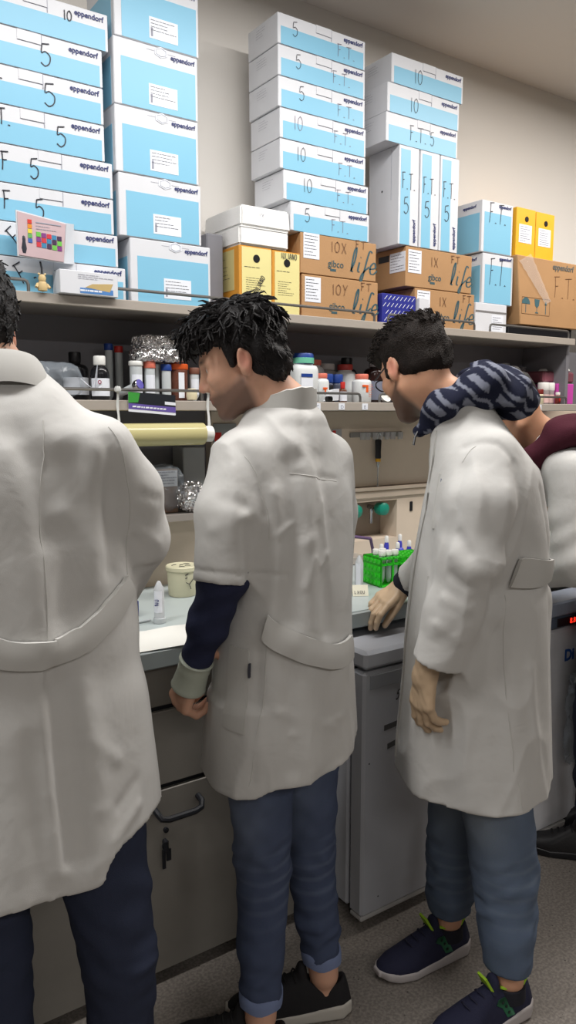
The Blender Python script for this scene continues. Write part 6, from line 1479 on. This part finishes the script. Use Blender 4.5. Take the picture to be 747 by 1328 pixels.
t = thing('clear_tube', 'clear conical tube with a white strip standing left of the green rack', 'tube', (1.585, 1.885, BZ1)); MB().lathe([(.0165, 0), (.0165, .012), (.0145, .013)], 18).build('cap', M_frost, t, smooth=True); MB().lathe([(.014, .012), (.014, .085), (.004, .108), (0, .109)], 18).build('tube_body', MATS['clear_tube_wall'], t, smooth=True); MB().lathe([(.0145, .014), (.0145, .085)], 8, a0=-PI*.95, a1=-PI*.6).build('label', M_label, t)
# green rack
M_green = mat('neon_green_plastic', (44, 196, 34), .35, var=.04)
t = thing('tube_rack', 'neon green tube rack holding white-capped tubes on the bench', 'rack', (1.648, 1.85, BZ1), -.12)
RW, RD, RH = .20, .105, .095; th = .004
MB().box(0, RW, 0, RD, 0, th).build('base_plate', M_green, t)
for zz, nm in ((RH-th, 'top_plate'), (RH*.74, 'middle_plate')):
    mb = MB()
    for k in range(6): mb.box(0, RW, k*RD/5-(.003 if 0 < k < 5 else 0)-(0 if k < 5 else .005), k*RD/5+(.003 if 0 < k < 5 else 0)+(.005 if k == 0 else 0), zz, zz+th)
    for k in range(9): mb.box(max(0, k*RW/8-.003), min(RW, k*RW/8+.003), 0, RD, zz, zz+th)
    mb.build(nm, M_green, t)
mb = MB().box(0, .003, 0, RD, 0, RH)
for k in range(5):
    for j in range(4): mb.lathe([(.0085, 0), (.0085, .0018), (.006, .003), (0, .003)], 10, c=(0, RD*(k+.5)/5, RH*(j+.5)/4), mtx=Matrix.Rotation(-PI/2, 3, 'Y'))
mb.build('bumped_side', M_green, t)
MB().box(RW-.003, RW, 0, RD, 0, RH).build('side', M_green, t)
for x in (0, .047, .094, .141, RW-.005): MB().box(x, x+.005, 0, .004, 0, RH).build('post', M_green, t)
MB().box(0, RW, RD-.003, RD, 0, RH).build('back', mat('deep_green_plastic', (30, 150, 40), .4), t)
for i in range(5):
    x, y = .028+.026*(i % 3), .035+.035*(i//3)
    u = thing('rack_tube', 'white-capped tube in the green rack, %s' % ('front left', 'front middle', 'front right', 'back left', 'back middle')[i], 'tube', (0, 0, 0), group='tubes in the green rack'); c_, s_ = math.cos(-.12), math.sin(-.12)
    u.location = (1.648+x*c_-y*s_, 1.85+x*s_+y*c_, BZ1+th)
    MB().lathe([(0, 0), (.007, .008), (.0095, .02), (.0095, .095), (0, .095)], 14).build('tube_body', MATS['clear_tube_wall'], u, smooth=True); MB().lathe([(.0115, .095), (.0118, .097), (.0118, .109), (.0108, .111), (0, .111)], 16).build('cap', M_white, u, smooth=True)
M_viol = mat('blue_violet_plastic', (70, 74, 190), .4)
for i, (x, y, h) in enumerate(((1.80, 2.02, .098), (1.86, 2.06, .115), (1.845, 1.985, .104), (1.925, 2.06, .115), (1.90, 1.985, .106))):
    u = thing('dropper_bottle', 'blue-violet dropper bottle with white tip behind the green rack, %s' % ('leftmost', 'rear middle', 'rear right', 'front middle', 'front right')[i], 'bottle', (x, y, BZ1), group='blue-violet dropper bottles')
    MB().lathe([(0, 0), (.018, 0), (.019, .004), (.019, h*.5), (.014, h*.62), (.009, h*.66), (.009, h*.78), (.006, h*.9)], 18).build('bottle_body', M_viol, u, smooth=True); MB().lathe([(.0075, h*.88), (.0075, h*1.04), (.005, h*1.08), (0, h*1.08)], 12).build('tip', M_white, u, smooth=True)
t = thing('wash_bottle', 'rounded blue wash bottle with a white band right of the green rack', 'bottle', (1.91, 1.90, BZ1)); MB().lathe([(0, 0), (.036, 0), (.038, .01), (.037, .08), (.026, .10), (.014, .106), (.013, .12), (0, .122)], 22).build('bottle_body', mat('dusty_blue_plastic', (104, 120, 190), .4), t, smooth=True); MB().lathe([(.0385, .068), (.0375, .082), (.031, .098)], 22, a0=-PI, a1=0).build('white_band', M_label, t, smooth=True)
tag(MB().tube([(1.66, 2.20, BZ1+.085), (1.72, 2.21, BZ1+.105), (1.80, 2.2, BZ1+.11), (1.87, 2.16, BZ1+.10)], .006, 8).tube([(1.87, 2.16, BZ1+.1), (1.9, 2.18, BZ1+.05), (1.92, 2.2, BZ1+.006)], .006, 8).build('rubber_tubing', mat('purple_rubber', (96, 74, 110), .5), smooth=True), 'purple rubber tubing looping behind the green rack', 'tubing')
t = thing('instrument_tray', 'long low grey tray with a dark red strip at the back of the bench', 'tray', (1.62, 2.19, BZ1)); MB().box(0, .26, 0, .09, 0, .03, c=.004).build('tray_body', mat('warm_grey_plastic', (176, 168, 158), .45), t); MB().box(.005, .15, -.0015, 0, .012, .022).build('red_strip', mat('maroon_strip', (92, 44, 52), .5), t)

t = thing('plastic_bag', 'clear plastic bag hanging in front of the white freezer at right edge', 'bag', (2.255, 1.512, .30)); crumple('bag_film', (-.05, -.016, .0), (.075, .012, .27), MATS['clear_bag_film'], t, 43, .005, 12)
MB().tube([(-.03, 0, .262), (0, .006, .30), (.01, .02, .325), (.03, .006, .30), (.055, 0, .262)], .003, 6).build('bag_handle', M_label, t, smooth=True)

t = thing('wall_unit', 'grey wall-mounted unit with a dark strip past the right end of the shelf', 'unit', (3.06, 2.24, 1.93)); MB().box(0, .5, 0, WALL-2.24-.002, 0, .15, c=.006).build('unit_body', mat('mid_grey_metal', (132, 134, 138), .45), t); MB().box(0, .5, -.003, .001, -.0, .05).build('dark_strip', mat('navy_strip', (44, 50, 72), .5), t)
